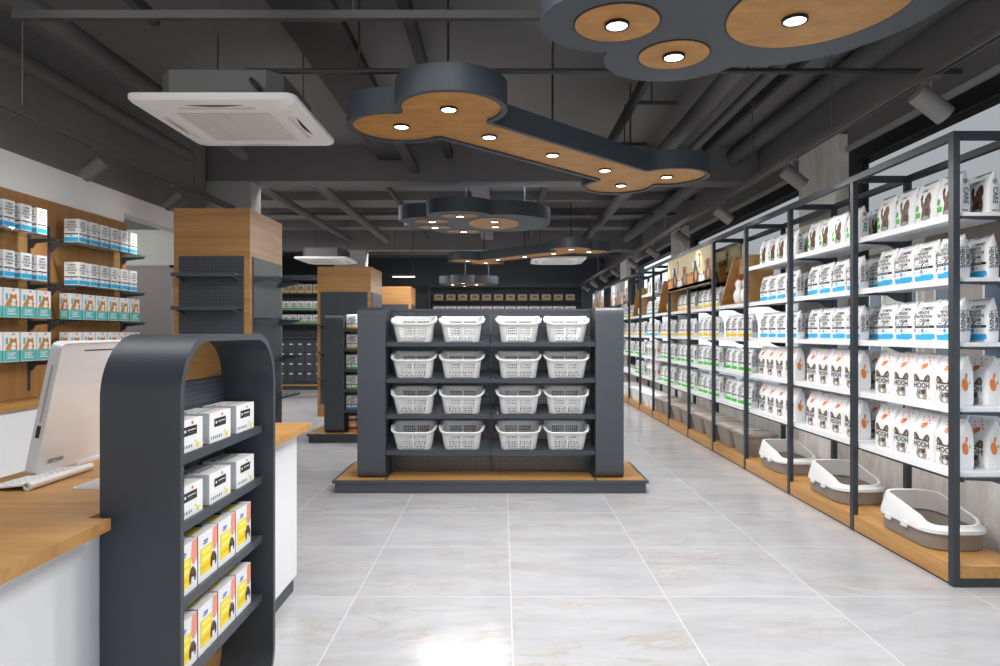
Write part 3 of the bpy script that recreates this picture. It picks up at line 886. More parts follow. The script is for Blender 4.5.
def make_wedge(name, W, D, H):
    Af = [(0, .47), (.04, .495), (.7, .5), (1, .49)]
    XF = [(0, -.47), (.05, -.5), (.58, -.5), (.68, -.45), (.85, -.22), (1, -.01)]
    XBk = [(0, .47), (.05, .5), (.5, .5), (.75, .42), (.9, .26), (1, .04)]
    def dims(z):
        v = z / H; a = interp(Af, v) * W; f = interp(XF, v) * D; b = interp(XBk, v) * D
        return a, (f + b) / 2, (b - f) / 2
    def front(s, z, e=EPS):
        a, c, b = dims(z); y = -s
        return (c - b * max(0.0, 1 - min(1, abs(y / a)) ** 6) ** (1 / 6) - e, y, z)
    def side(s, z, e=EPS):
        a, c, b = dims(z)
        return (s, -a * max(0.0, 1 - min(1, abs((s - c) / b)) ** 6) ** (1 / 6) - e, z)
    mb = MB(); rings = []; n = 32
    for v in (0, .03, .1, .3, .45, .58, .63, .7, .78, .86, .94, 1):
        z = v * H; a, c0, b = dims(z); r = []
        for i in range(n):
            w_ = 2 * PI * i / n; c, s = math.cos(w_), math.sin(w_)
            r.append((c0 + b * math.copysign(abs(c) ** (1 / 3), c), a * math.copysign(abs(s) ** (1 / 3), s), z))
        rings.append(r)
    mb.loft(rings, 'bag')
    e2 = lambda s, z: front(s, z, EPS * 1.7)
    e3 = lambda s, z: front(s, z, EPS * 2.2)
    # apricots on the sloping top
    mb.dell(.0, H * .74, .022, .016, front, 'ink_org'); mb.dell(.018, H * .765, .014, .013, front, 'ink_org'); mb.dell(-.012, H * .725, .010, .009, e2, 'ink_peach')
    for s, v, r in ((.030, .86, .007), (-.02, .84, .005), (.045, .80, .006), (.01, .93, .006), (-.03, .9, .005), (.05, .93, .005)):
        mb.dell(s, H * v, r, r, front, 'ink_org', 8)
    mb.drect(-.05, .03, H * .655, H * .662, front, 'ink_tan', 2, 1)
    # rounded cat ears joined by the brow, lettering, face
    for sg in (-1, 1):
        mb.dpoly([(sg * .016, .112), (sg * .066, .104), (sg * .072, .128), (sg * .066, .146), (sg * .052, .150), (sg * .034, .138), (sg * .022, .124)][::sg], front, 'ink_ear')
        mb.dpoly([(sg * .044, .118), (sg * .060, .114), (sg * .062, .132), (sg * .054, .138)][::sg], e2, 'ink_fur')
    mb.drect(-.064, .064, .106, .115, front, 'ink_ear', 6, 1)
    mb.dtext('HOOH', 0, .086, 0.046, e2, 'bagk', .145)
    mb.dpoly([(-.035, .006), (.04, .006), (.05, .03), (.042, .05), (.04, .068), (.014, .060), (-.014, .060), (-.038, .068), (-.042, .048), (-.05, .03)], front, 'ink_fur')
    mb.dpoly([(-.006, .060), (.04, .067), (.036, .044), (.008, .034)], e2, 'ink_ear')
    mb.dell(-.018, .044, .007, .007, e3, 'bagk', 8); mb.dell(.020, .044, .007, .007, e3, 'bagk', 8)
    mb.dell(0, .024, .014, .012, e2, 'bag', 10); mb.dell(0, .030, .005, .004, e3, 'ink_pink', 8)
    mb.drect(.06, .078, .012, .017, front, 'ink_pink', 1, 1)
    mb.dell(-.01, H * .42, .017, .034, side, 'ink_org', 14, 0.15)
    mb.dpoly([(-.012, H * .55), (.0, H * .54), (.004, H * .66), (-.008, H * .65)], side, 'ink_org')
    mb.dell(.014, H * .46, .004, .010, side, 'ink_grn', 8)
    return mb.build(name, smooth=40)
PROTO = {
    'blue': make_pillow('food_bag', .186, .088, .222, deco_food('ink_blue')),
    'yel': make_pillow('food_bag', .186, .088, .222, deco_food('ink_yel')),
    'grn': make_pillow('food_bag', .186, .088, .222, deco_food('ink_grn')),
    'dog': make_pillow('food_bag', .186, .088, .222, deco_dog),
    'hooh': make_wedge('food_bag', .19, .10, .262),
}
USED = set()
DESC = {'blue': 'blue-banded white bag', 'yel': 'yellow-banded white bag', 'grn': 'green-banded white bag', 'dog': 'brown dog picture bag', 'hooh': 'cat-eared white bag'}
LVN = ['top shelf', 'second shelf', 'middle shelf', 'fourth shelf', 'lowest shelf']
PN = ['nearest', 'second', 'third', 'farthest']
def put(kind, loc, label, group, rz=0.0, sc=1.0):
    src = PROTO[kind]
    if kind in USED:
        o = src.copy(); COL.objects.link(o)
    else:
        o = src; USED.add(kind)
    o.location = loc; o.rotation_euler = (0, 0, rz); o.scale = (sc, sc, sc)
    tag(o, label, 'pet food bag', group)
    return o
def bay_levels(k):
    b = BAYTYPE[k]
    if b == 'dog':
        low = 'hooh'
        return ['dog', 'blue', 'blue', low, low]
    if b == 'hut': return [None, None, 'yel', 'grn', 'grn']
    return [None, 'yel', 'yel', 'grn', 'grn']
for k in range(10):
    lv = bay_levels(k)
    for li, kind in enumerate(lv):
        if not kind: continue
        for row in (0, 1):
            if row == 1 and not (k < 3 or (li >= 3 and k < 9)): continue
            if k == 9 and li > 3: continue
            for j in range(4):
                y = Y0 + k * P + (.20, .397, .594, .79)[j] + random.uniform(-.004, .004)
                x = (2.445 if row == 0 else 2.598) + random.uniform(-.004, .004)
                rz = random.uniform(-.03, .03)
                lab = '%s, %s in %s row, %s, %s rack bay' % (DESC[kind], PN[j], 'front' if row == 0 else 'back', LVN[li], ORD[k])
                put(kind, (x, y, LV[li] + .0005), lab, '%ss on the rack' % DESC[kind], rz)

# ---- wooden hut displays, figurines, posters
def hut(k, label, fig):
    y0 = Y0 + k * P
    t = thing('display_hut', label, 'display stand', (2.36, y0, LV[1]))
    H = 0.47
    # sloping far side, upright near side, open front niche
    poly = [(0.10, 0.0), (0.88, 0.0), (0.50, H), (0.10, H)]
    MB().prism(poly, 0, 0.24, 0.26, 'wood_hut').build('back_panel', t)
    pf = MB().prism([(0.862, 0.0), (0.882, 0.0), (0.50, H), (0.48, H)], 0, 0.0, 0.24, 'wood_hut')
    pf.build('sloping_panel', t)
    MB().box(0.0, 0.24, 0.10, 0.12, 0.0, H, 'wood_hut').build('upright_panel', t)
    MB().box(0.0, 0.24, 0.121, 0.86, 0.0, 0.012, 'wood_hut').build('floor_panel', t)
    MB().box(0.06, 0.075, 0.121, 0.479, H - 0.16, H - 0.005, 'wood_hut').build('fascia', t)
hut(3, 'oak display hut with sloping side and white figurines', 0)
hut(6, 'oak display hut beside the dog poster, yellow figurine', 1)
hut(8, 'small far oak display hut beside the grey poster', 2)
def figurine(label, loc, body, comb):
    t = thing('figurine', label, 'figurine', loc)
    MB().lathe([(.02, 0), (.04, .004), (.052, .04), (.055, .08), (.045, .12), (.030, .145), (.034, .165), (.040, .19), (.036, .215), (.02, .234), (.002, .24)], body, 20).build('body', t, smooth=60)
    c = MB()
    for i in range(3): c.lathe([(.002, 0), (.013, .008), (.013, .016), (.003, .026)], comb, 10, (0.0, -0.016 + .016 * i, .226))
    c.build('comb', t, smooth=60)
    MB().lathe([(.01, 0), (.007, .012), (.001, .02)], 'ink_org', 8).xf(Matrix.Translation((-.036, 0, .195)) @ Matrix.Rotation(-PI / 2, 4, 'Y')).build('beak', t)
    return t
figurine('white figurine with red top, nearer of two in hut', (2.40, Y0 + 3 * P + .22, LV[1] + .0125), 'statue', 'ink_red')
figurine('white figurine with red top, farther of two in hut', (2.40, Y0 + 3 * P + .42, LV[1] + .0125), 'statue', 'ink_red')
figurine('yellow figurine in the oak hut beside the dog poster', (2.40, Y0 + 6 * P + .25, LV[1] + .0125), 'statue_y', 'statue_y')
figurine('white red-topped figurine in the farthest small oak hut', (2.40, Y0 + 8 * P + .3, LV[1] + .0125), 'statue', 'ink_red')

def poster(label, x, y0, y1, z0, z1, bg, cols):
    t = thing('poster', label, 'poster', (x, (y0 + y1) / 2, z0))
    h = (y1 - y0) / 2; H = z1 - z0
    MB().box(-0.004, 0.02, -h, h, 0, H, bg).build('board', t)
    fr = MB().box(-0.008, 0.024, -h, h, -0.012, 0, 'frame').box(-0.008, 0.024, -h, h, H, H + 0.012, 'frame')
    fr.build('frame_rail', t)
    d = MB(); fn = lambda s, z: (-0.0055, -s, z); f2 = lambda s, z: (-0.007, -s, z)
    if bg == 'poster_tan': d.drect(-h, h, 0.0, H * .10, fn, 'poster_gold')
    n = 8
    for i in range(n):
        s = -h + (i + .5) * 2 * h / n; c = cols[i % len(cols)]; hh = H * (.44, .72, .36, .66)[i % 4]
        w_ = h / n * 1.05
        d.dpoly([(s - w_, 0.005), (s + w_, 0.005), (s + w_ * .9, hh * .5), (s + w_ * .55, hh * .72), (s - w_ * .55, hh * .72), (s - w_ * .9, hh * .5)], fn, c)
        d.dell(s, hh * .84, w_ * .75, hh * .16, f2, c, 12)
        for sg in (-1, 1):
            d.dell(s + sg * w_ * .7, hh * .86, w_ * .25, hh * .13, lambda a, b: (-0.008, -a, b), cols[(i + 1) % len(cols)], 8)
        d.dell(s + w_ * .1, hh * .42, w_ * .3, hh * .2, f2, 'bag' if i % 4 == 2 else 'ink_ginger', 10)
        d.dell(s, hh * .80, w_ * .25, hh * .05, lambda a, b: (-0.008, -a, b), 'bagk', 8)
        if bg == 'poster_tan' and i % 4 == 1:
            d.dpoly([(s + w_, hh * .7), (s + w_ * 1.3, hh * .7), (s + w_ * 1.5, hh * 1.15), (s + w_ * 1.1, hh * 1.25), (s + w_ * .9, hh * 1.2), (s + w_ * 1.25, hh * 1.1)], fn, 'ink_dbrown')
    d.build('dog_picture', t)
    return t
PC = ['ink_ginger', 'ink_brown', 'bag', 'ink_dbrown', 'poster_gold']
poster('tan poster of a row of dogs on the rack front', X0 + .002, Y0 + 4 * P + .042, Y0 + 6 * P - .002, 1.862, 2.285, 'poster_tan', ['ink_ginger', 'ink_dbrown', 'bag', 'ink_brown'])
poster('tan dog poster on the rack rear above the hut', XB - .03, Y0 + 4 * P + .042, Y0 + 6 * P - .002, 1.862, 2.285, 'poster_tan', ['ink_brown', 'ink_dbrown', 'ink_ginger'])
poster('pale grey poster of small dogs far down the rack', X0 + .002, Y0 + 9 * P + .042, Y0 + 11 * P - .002, 1.862, 2.285, 'poster_grey', ['ink_ginger', 'bag', 'ink_brown', 'ink_fur'])
poster('pale poster farthest down the rack near the back wall', X0 + .002, Y0 + 12 * P + .042, Y0 + 14 * P - .04, 1.862, 2.285, 'poster_grey', ['ink_fur', 'ink_ginger', 'ink_tan'])

# ---- litter boxes and bins on the platform
def make_litter(label):
    t = thing('litter_box', label, 'litter box', (0, 0, 0), group='litter boxes on the rack base')
    hx, hy = .178, .278
    n = 8
    def out(sx, sy, r): return rr(-sx, sx, -sy, sy, r, n)
    rg = lambda sx, sy, r, z: [(x, y, z) for x, y in out(sx, sy, r)]
    tr = MB()
    tr.loft([rg(hx - .022, hy - .022, .10, 0), rg(hx - .012, hy - .012, .11, .006), rg(hx - .004, hy - .004, .12, .098), rg(hx, hy, .12, .101), rg(hx, hy, .12, .106),
             rg(hx - .012, hy - .012, .115, .106), rg(hx - .022, hy - .022, .105, .012)], 'taupe')
    tr.fm = tr.fm
    tr.build('tray', t, smooth=40)
    def top(x, y):
        s = y / hy
        a = .134 + .088 * smooth01(-.80, -.12, s)
        b = .140 + .082 * smooth01(-.95, .35, s)
        k = smooth01(-.9, .9, x / hx)
        if s < -.6: pass
        return a * (1 - k) + b * k
    co_ = MB(); R0 = out(hx + .006, hy + .006, .125); R1 = out(hx - .016, hy - .016, .11); R2 = out(hx - .024, hy - .024, .105); R3 = out(hx - .02, hy - .02, .11)
    rings = [[(x, y, .094) for x, y in R0], [(x, y, .114) for x, y in R0]]
    rings.append([(x, y, max(.124, top(x, y) - .012)) for x, y in R1])
    rings.append([(x, y, top(x, y)) for x, y in out(hx - .020, hy - .020, .108)])
    rings.append([(x, y, top(x, y) - .002) for x, y in out(hx - .036, hy - .036, .096)])
    co_.loft(rings, 'basket', False, False)
    rin = [[(x, y, top(x, y) - .002) for x, y in out(hx - .036, hy - .036, .096)], [(x, y, .102) for x, y in out(hx - .026, hy - .026, .104)]]
    co_.loft(rin, 'greyin', False, False)
    co_.build('collar', t, smooth=45)
    for sy in (-.05, .11):
        MB().box(-hx - .012, -hx - .004, sy - .03, sy + .03, .076, .110, 'basket').build('clip', t, bevel=.002)
    return t
lb = make_litter('taupe litter box with white rim nearest the camera')
for k in range(3):
    lab = 'taupe litter box with white rim, %s' % ['nearest the camera, first rack bay', 'middle one of three, second rack bay', 'farthest of three, beside the lidded bins'][k]
    loc = (2.512, Y0 + k * P + .50, .1075)
    if k == 0: lb.location = loc; lb['label'] = lab
    else: dup(lb, loc, lab)
def make_bin(mat, label, cat='storage bin'):
    t = thing('storage_bin', label, cat, (0, 0, 0), group='lidded storage bins on the rack base')
    rg = lambda sx, sy, r, z: [(x, y, z) for x, y in rr(-sx, sx, -sy, sy, r, 4)]
    MB().loft([rg(.125, .165, .04, 0), rg(.158, .205, .03, .198), rg(.158, .205, .03, .203)], mat).build('tub', t, smooth=40)
    l = MB().loft([rg(.167, .217, .025, .193), rg(.167, .217, .025, .208), rg(.160, .21, .025, .22), rg(.13, .18, .02, .22), rg(.12, .17, .02, .228)], mat)
    l.build('lid', t, smooth=35)
    h = MB().box(-.118, .118, -.012, .012, .228, .233, mat); h.build('lid_ridge', t)
    return t
for mat, ks, nm in (('taupe', (3, 4, 5, 6), 'taupe'), ('basket', (7, 8, 9), 'white')):
    src = None; c = 0
    for k in ks:
        for j in range(2):
            lab = '%s lidded storage bin, %s in line from the camera' % (nm, ORD[c]); c += 1
            loc = (2.490, Y0 + k * P + (.262, .74)[j], .1075)
            if src is None: src = make_bin(mat, lab); src.location = loc
            else: dup(src, loc, lab)

# ------------------------------------------------------------------ gondolas
def gondola(label, loc, zs, tilt, halves):
    t = thing('gondola_shelf', label, 'gondola shelf', loc, group='island gondola shelves')
    HX, HY = 1.283, .405
    MB().box(-1.262, 1.262, -.394, .394, .004, .082, 'slate').box(-1.24, 1.24, -.372, .372, 0, .004, 'black').build('plinth', t)
    MB().box(-HX, HX, -HY, HY, .082, .104, 'slate').build('base_tray', t)
    for a, b in ((-HX + .025, -.865), (-.845, .845), (.865, HX - .025)):
        MB().box(a, b, -HY + .022, HY - .022, .104, .107, 'wood_x').build('wood_inlay', t)
    for s in (-1, 1):
        c = MB().prism(rr(-.327, .327, .1075, 1.513, .06, 8), 0, s * .865, s * 1.095, 'slate')
        c.build('end_column', t, smooth=40)
    for s in (-1, 1):
        MB().box(min(s * .02, s * .863), max(s * .02, s * .863), -.008, .008, .1075, 1.49, 'peg_xz').build('pegboard', t)
    MB().box(-.02, .02, -.02, .02, .1075, 1.505, 'slate_dk').build('upright', t)
    MB().box(-.863, .863, -.015, .015, 1.49, 1.51, 'slate_dk').build('top_rail', t)
    D = .29; ta = math.radians(tilt)
    for z in zs:
        for s in ((-1, 1) if halves == 2 else (-1,)):
            a, b = (-.86, -.004) if s < 0 else (.004, .86)
            m = MB().box(a, b, 0, D, -.014, 0, 'slate').box(a, b, -.006, 0, -.022, .012, 'slate')
            for q in (a, b - .004): m.box(q, q + .004, 0, D, 0, .02, 'slate')
            m.xf(Matrix.Translation((0, -.31, z)) @ Matrix.Rotation(ta, 4, 'X'))
            sh = m.build('shelf', t)
    return t
GZ = [1.213, .914, .617, .319]
GC = (-.096, 5.805, 0)
gondola('slate island gondola of white baskets in the shop centre', GC, GZ, 13, 2)
GZ2 = [1.345, 1.105, .86, .613, .373]
GC2 = (-1.03, 8.285, 0)
gondola('slate gondola partly hidden behind the basket gondola', GC2, GZ2, 0, 2)

# baskets
def make_basket(label):
    t = thing('basket', label, 'basket', (0, 0, 0), group='white baskets on the gondola')
    H = .160
    NX, NY, NC = 27, 19, 3
    def cells(n_):
        w_ = [1.0 if (q in (0, n_ - 1)) else (1.7 if q % 2 else 0.9) for q in range(n_)]
        tot = sum(w_); acc = 0; out_ = []
        for x in w_: out_.append(acc / tot); acc += x
        return out_
    CX_, CY_ = cells(NX), cells(NY)
    def per(sx, sy, r, z):
        pts = []
        def seg(p, q, c_): return [(p[0] + (q[0] - p[0]) * i, p[1] + (q[1] - p[1]) * i) for i in c_]
        def arc(cx, cy, a0, n_): return [(cx + r * math.cos(a0 + PI / 2 * i / n_), cy + r * math.sin(a0 + PI / 2 * i / n_)) for i in range(n_)]
        pts += seg((-sx + r, -sy), (sx - r, -sy), CX_) + arc(sx - r, -sy + r, -PI / 2, NC)
        pts += seg((sx, -sy + r), (sx, sy - r), CY_) + arc(sx - r, sy - r, 0, NC)
        pts += seg((sx - r, sy), (-sx + r, sy), CX_) + arc(-sx + r, sy - r, PI / 2, NC)
        pts += seg((-sx, sy - r), (-sx, -sy + r), CY_) + arc(-sx + r, -sy + r, PI, NC)
        return [(x, y, z) for x, y in pts]
    vs_ = [0, .020, .037, .043, .060, .066, .083, .089, .106, .112, .129, .160]
    rings = []
    for z in vs_:
        v = z / H
        rings.append(per(.146 + .020 * v, .100 + .029 * v, .045, z))
    n = len(rings[0])
    def hole(row, i):
        if row not in (1, 3, 5, 7, 9): return False
        for st, ln in ((0, NX), (NX + NC, NY), (NX + NC + NY + NC, NX), (NX + NC + NY + NC + NX + NC, NY)):
            if st <= i < st + ln:
                q = i - st
                return q % 2 == 1 and q != ln // 2
        return False
    me = bmesh.new()
    grid = [[me.verts.new(p) for p in r] for r in rings]
    for a in range(len(rings) - 1):
        for i in range(n):
            if hole(a, i): continue
            j = (i + 1) % n
            me.faces.new((grid[a][i], grid[a][j], grid[a + 1][j], grid[a + 1][i]))
    inner0 = [me.verts.new((p[0] * .9, p[1] * .86, p[2])) for p in rings[0]]
    for i in range(n):
        j = (i + 1) % n
        me.faces.new((inner0[i], inner0[j], grid[0][j], grid[0][i]))
    bmesh.ops.recalc_face_normals(me, faces=me.faces)
    bmesh.ops.solidify(me, geom=list(me.faces), thickness=.0035)
    m_ = bpy.data.meshes.new('body'); me.to_mesh(m_); me.free(); m_.materials.append(M['basket'])
    o = bpy.data.objects.new('body', m_); COL.objects.link(o); o.parent = t
    sl = MB()
    for i in range(10):
        x = -.118 + i * .0262
        sl.box(x - .006, x + .006, -.086, .086, 0.0005, .0035, 'basket')
    sl.box(-.132, .132, -.005, .005, 0.0005, .003, 'basket')
    sl.build('floor_slats', t)
    # thick rolled rim, slightly raised at the ends, with a slotted back band
    rim = MB()
    def rimring(sx, sy, z): return [(x, y, z + .016 * (abs(x) / .18) ** 3) for x, y in rr(-sx, sx, -sy, sy, .055, 8)]
    rim.loft([rimring(.166, .129, H - .020), rimring(.174, .137, H - .018), rimring(.181, .144, H - .008), rimring(.181, .144, H + .002), rimring(.174, .137, H + .006), rimring(.165, .128, H + .002), rimring(.163, .126, H - .014)], 'basket', False, False)
    rim.build('rim', t, smooth=60)
    for s in (-1, 1):
        MB().tube([(s * .178, -.045, H - .005), (s * .186, -.03, H + .012), (s * .188, 0, H + .018), (s * .186, .03, H + .012), (s * .178, .045, H - .005)], .007, 'basket', 8).build('handle', t, smooth=60)
    MB().tube([(-.09, -.105, .004), (-.07, -.110, .012), (.07, -.110, .012), (.09, -.105, .004)], .0025, 'ink_grey', 6).build('front_clip', t)
    return t
bk = make_basket('-'); first = True
ta = math.radians(13)
for r, z in enumerate(GZ):
    for c, x in enumerate((-.642, -.242, .232, .632)):
        lab = 'white slotted basket, %s from left, %s shelf of centre gondola' % (ORD[c], ['top', 'second', 'third', 'bottom'][r])
        u = .148
        loc = (GC[0] + x, GC[1] - .31 + u * math.cos(ta) - .002, z + u * math.sin(ta) + .0015)
        if first: bk.location = loc; bk.rotation_euler = (ta, 0, 0); bk['label'] = lab; first = False
        else: dup(bk, loc, lab, rot=(ta, 0, 0))
# the few bags in view on the rear gondola
for i, (kind, dd) in enumerate((('yel', 'yellow'), ('yel', 'yellow'), ('grn', 'green'), ('grn', 'green'), ('blue', 'blue'))):
    lab = '%s-banded white bag on the rear gondola, %s shelf down' % (dd, ORD[i])
    put(kind, (GC2[0] - .86 + .076, GC2[1] - .22, GZ2[i] + .001), lab, 'bags on the rear gondola', PI / 2, .78)
for i in range(2):
    t = thing('food_can', 'brown printed can on rear gondola base, %s of two stacked' % ('lower', 'upper')[i], 'can', (GC2[0] - .86 + .085, GC2[1] - .24, .1075 + i * .098), group='cans on the rear gondola')
    MB().lathe([(.05, 0), (.052, .004), (.052, .092), (.05, .096)], 'ink_tan', 20).build('tin', t, smooth=50)
    MB().lathe([(.0525, .008), (.0525, .03)], 'ink_org', 20, capb=False, capt=False).lathe([(.0525, .034), (.0525, .07)], 'ink_brown', 20, capb=False, capt=False).build('wrap', t, smooth=50)

# ------------------------------------------------------------------ pillars
def pillar(label, x0, x1, y0, y1, side_shelves, front_shelves, z1=2.33, front_full=True):
    t = thing('display_pillar', label, 'display pillar', ((x0 + x1) / 2, (y0 + y1) / 2, 0), group='oak clad display pillars')
    hx, hy = (x1 - x0) / 2, (y1 - y0) / 2
    MB().box(-hx, hx, -hy, hy, 0, z1, 'wood_col').build('cladding', t)
    MB().box(-hx + .05, hx - .05, -hy - .012, -hy, .2, 1.935, 'peg_big').build('front_pegboard', t)
    MB().box(hx, hx + .012, -hy + .05, hy - .05, .2, 1.935, 'peg_yz2').build('side_pegboard', t)
    for z in front_shelves:
        MB().box(-hx + .055, hx - .055, -hy - .16, -hy - .013, z, z + .012, 'slate_dk').box(-hx + .055, hx - .055, -hy - .164, -hy - .16, z - .014, z + .016, 'slate_dk').build('front_shelf', t)
        for s in (-1, 1): MB().prism([(-hy - .15, z - .012), (-hy - .012, z - .05), (-hy - .012, z), (-hy - .15, z)], 0, s * (hx - .09) - .006, s * (hx - .09) + .006, 'slate_dk').build('front_bracket', t)
    for z in side_shelves:
        MB().box(hx + .013, hx + .2, -hy + .06, hy - .06, z, z + .012, 'glass').build('side_shelf', t)
        for y in (-hy + .08, hy - .08): MB().prism([(hx + .012, z - .05), (hx + .19, z - .012), (hx + .19, z), (hx + .012, z)], 1, y - .006, y + .006, 'slate_dk').build('side_bracket', t)
    return t
M['peg_yz2'] = pegboard('pegboard_pillar_side', rgb(58, 63, 69), 0.045, 0.014, (1, 2), dark=(0.028, 0.03, 0.034, 1))
pillar('oak clad pillar with pegboards nearest the till counter', -2.71, -2.08, 5.5, 6.3, (1.77, 1.42, 1.08, .74, .42), (1.77, 1.50, 1.2, .85, .5))
pillar('oak clad pillar behind the basket gondola, middle of three', -2.87, -2.04, 10.35, 11.3, (1.4, 1.0), (1.42, 1.0, .6))
pillar('oak clad pillar farthest back, only its top showing', -2.83, -2.03, 14.8, 15.6, (), ())

# ------------------------------------------------------------------ far wall shelving
def far_unit(label, x0, x1, y, zt, shelves, loc_label):
    t = thing('wall_shelving', label, 'shelving', ((x0 + x1) / 2, y, 0))
    h = (x1 - x0) / 2
    MB().box(-h, h, .42, .46, .1, zt, 'peg_big').build('back_panel', t)
    MB().box(-h, h, 0.03, .46, 0, .085, 'slate').build('plinth', t)
    MB().box(-h, h, 0, .46, .086, .118, 'wood_x').build('base_board', t)
    for s in (-1, 1): MB().box(s * h - .02, s * h + .02, .1, .46, 0, zt, 'slate').build('end_post', t)
    MB().box(-h, h, .02, .44, zt, zt + .12, 'slate').build('canopy', t)
    for z, dp in shelves: MB().box(-h + .02, h - .02, .42 - dp, .42, z - .03, z, 'slate').build('shelf', t)
    return t
far_unit('dark wall shelving seen between the first two oak pillars', -5.6, -2.95, 15.2, 2.5, [(2.22, .34), (1.83, .36), (1.52, .38), (1.2, .4)], '')
nfar = 0
def carton(proto_mats, sz):
    w_, d_, h_ = sz; body, band, ink = proto_mats
    m = MB().box(-w_ / 2, w_ / 2, -d_ / 2, d_ / 2, 0, h_, body)
    fn = lambda s, z: (s, -d_ / 2 - .002, z); f2 = lambda s, z: (s, -d_ / 2 - .004, z)
    m.drect(-w_ / 2 + .004, w_ / 2 - .004, h_ * .04, h_ * .24, fn, band, 1, 1)
    m.drect(-w_ * .3, w_ * .3, h_ * .5, h_ * .62, fn, ink, 1, 1)
    m.drect(-w_ * .22, w_ * .22, h_ * .68, h_ * .76, fn, ink, 1, 1)
    m.drect(-w_ * .38, w_ * .38, h_ * .33, h_ * .40, fn, 'bagk', 1, 1)
    return m.build('carton')
CART = {}
def far_carton(kind, mats, sz, loc, label, group):
    if kind in CART:
        o = CART[kind].copy(); COL.objects.link(o)
    else:
        o = CART[kind] = carton(mats, sz)
    o.location = loc; tag(o, label, 'carton', group)
for r, (kind, mats, z) in enumerate((('a', ('ink_tan', 'ink_yel', 'ink_brown'), 2.22), ('b', ('bag', 'ink_grn', 'ink_grey'), 1.83), ('b', None, 1.52))):
    for i in range(5):
        far_carton(kind, mats, (.16, .1, .2), (-4.98 + i * .175, 15.2 + .20, z + .001),
                   '%s carton on far shelving between pillars, %s from left, %s row' % (('brown and yellow', 'green-banded white', 'green-banded white')[r], ORD[i], ORD[r]), 'cartons on the far shelving')
# drawers with white tags
t = thing('drawer_bank', 'bank of dark drawers with white tags under far cartons', 'drawers', (-4.42, 15.28, .12))
MB().box(-.75, .75, 0.02, .12, 0, 1.04, 'slate_dk').build('carcass', t)
for r in range(4):
    for i in range(6):
        x = -.62 + i * .205; z = .06 + r * .225
        d = MB().box(x - .098, x + .098, 0, .02, z, z + .215, 'slate_dk').build('drawer', t)
        MB().box(x - .035, x + .035, -.006, 0, z + .17, z + .20, 'tag').build('label_tag', d)
far_unit('long dark shelving along the far back wall', -2.0, 2.2, 18.25, 2.55, [(2.2, .34), (1.86, .36)], '')
for i in range(12):
    far_carton('c', ('ink_tan', 'ink_yel', 'bagk'), (.24, .1, .16), (-1.75 + i * .33, 18.25 + .2, 2.201), 'tan carton on the far back shelving, top row, %s from left' % ORD[i], 'cartons on the back wall')
for i in range(12):
    far_carton('d', ('bag', 'ink_red', 'ink_red'), (.30, .1, .17), (-1.75 + i * .33, 18.25 + .2, 1.861), 'white and red carton on back shelving, second row, %s from left' % ORD[i], 'cartons on the back wall')

# ------------------------------------------------------------------ left wall display
t = thing('wall_panel', 'tall oak wall panel behind the glass shelves at left', 'wall panel', (-3.25, 4.2, .86))
MB().box(0.001, .02, -2.0, 1.53, 0.001, 1.385, 'wood_z').build('oak_board', t)
for y in (.345, .545, 1.445): MB().box(.02, .028, y - .01, y + .01, .05, 1.2, 'slate_dk').build('slotted_upright', t)
GL = [1.955, 1.645, 1.398, 1.122]
XG0, XG1 = -3.215, -3.02
def glass_shelf(label, y0, y1, z):
    t = thing('glass_shelf', label, 'glass shelf', (XG0, (y0 + y1) / 2, z), group='glass wall shelves')
    h = (y1 - y0) / 2
    MB().box(0, XG1 - XG0, -h, h, -.010, 0, 'glass').build('pane', t)
    for y in (-h + .02, h - .02):
        MB().prism([(0, -.075), (.012, -.075), (.035, -.042), (XG1 - XG0 - .01, -.026), (XG1 - XG0 - .01, -.011), (0, -.011)], 1, y - .007, y + .007, 'slate_dk').build('bracket', t)
    return t
GN = ['top', 'second', 'third', 'lowest']
for i, z in enumerate(GL):
    glass_shelf('glass wall shelf, near bay, %s level, dark brackets' % GN[i], 3.62, 4.565, z)
    glass_shelf('glass wall shelf, far bay, %s level, dark brackets' % GN[i], 4.725, 5.665, z)
def make_tin():
    w_, h_ = .105, .168
    m = MB().box(-w_ / 2, w_ / 2, -.047, .047, 0, h_, 'bag')
    for fn, ww in ((lambda s, z: (w_ / 2 + .001, s, z), .094), (lambda s, z: (s, -.048, z), w_)):
        m.drect(-ww / 2 + .002, ww / 2 - .002, .008, .036, fn, 'ink_blue', 1, 1)
        m.drect(-ww / 2 + .004, ww / 2 - .004, .056, .064, fn, 'bagk', 1, 1)
        for q, (tx, wd) in enumerate((('COMPRE', .6), ('HENSIVE', .66), ('NUTRITION', .8), ('CREAM', .5))):
            m.dtext(tx, 0, .146 - .019 * q, .017, fn, 'bagk', ww * wd)
        m.drect(-.008, .008, .042, .05, fn, 'ink_blue', 1, 1)
    return m.build('food_carton')
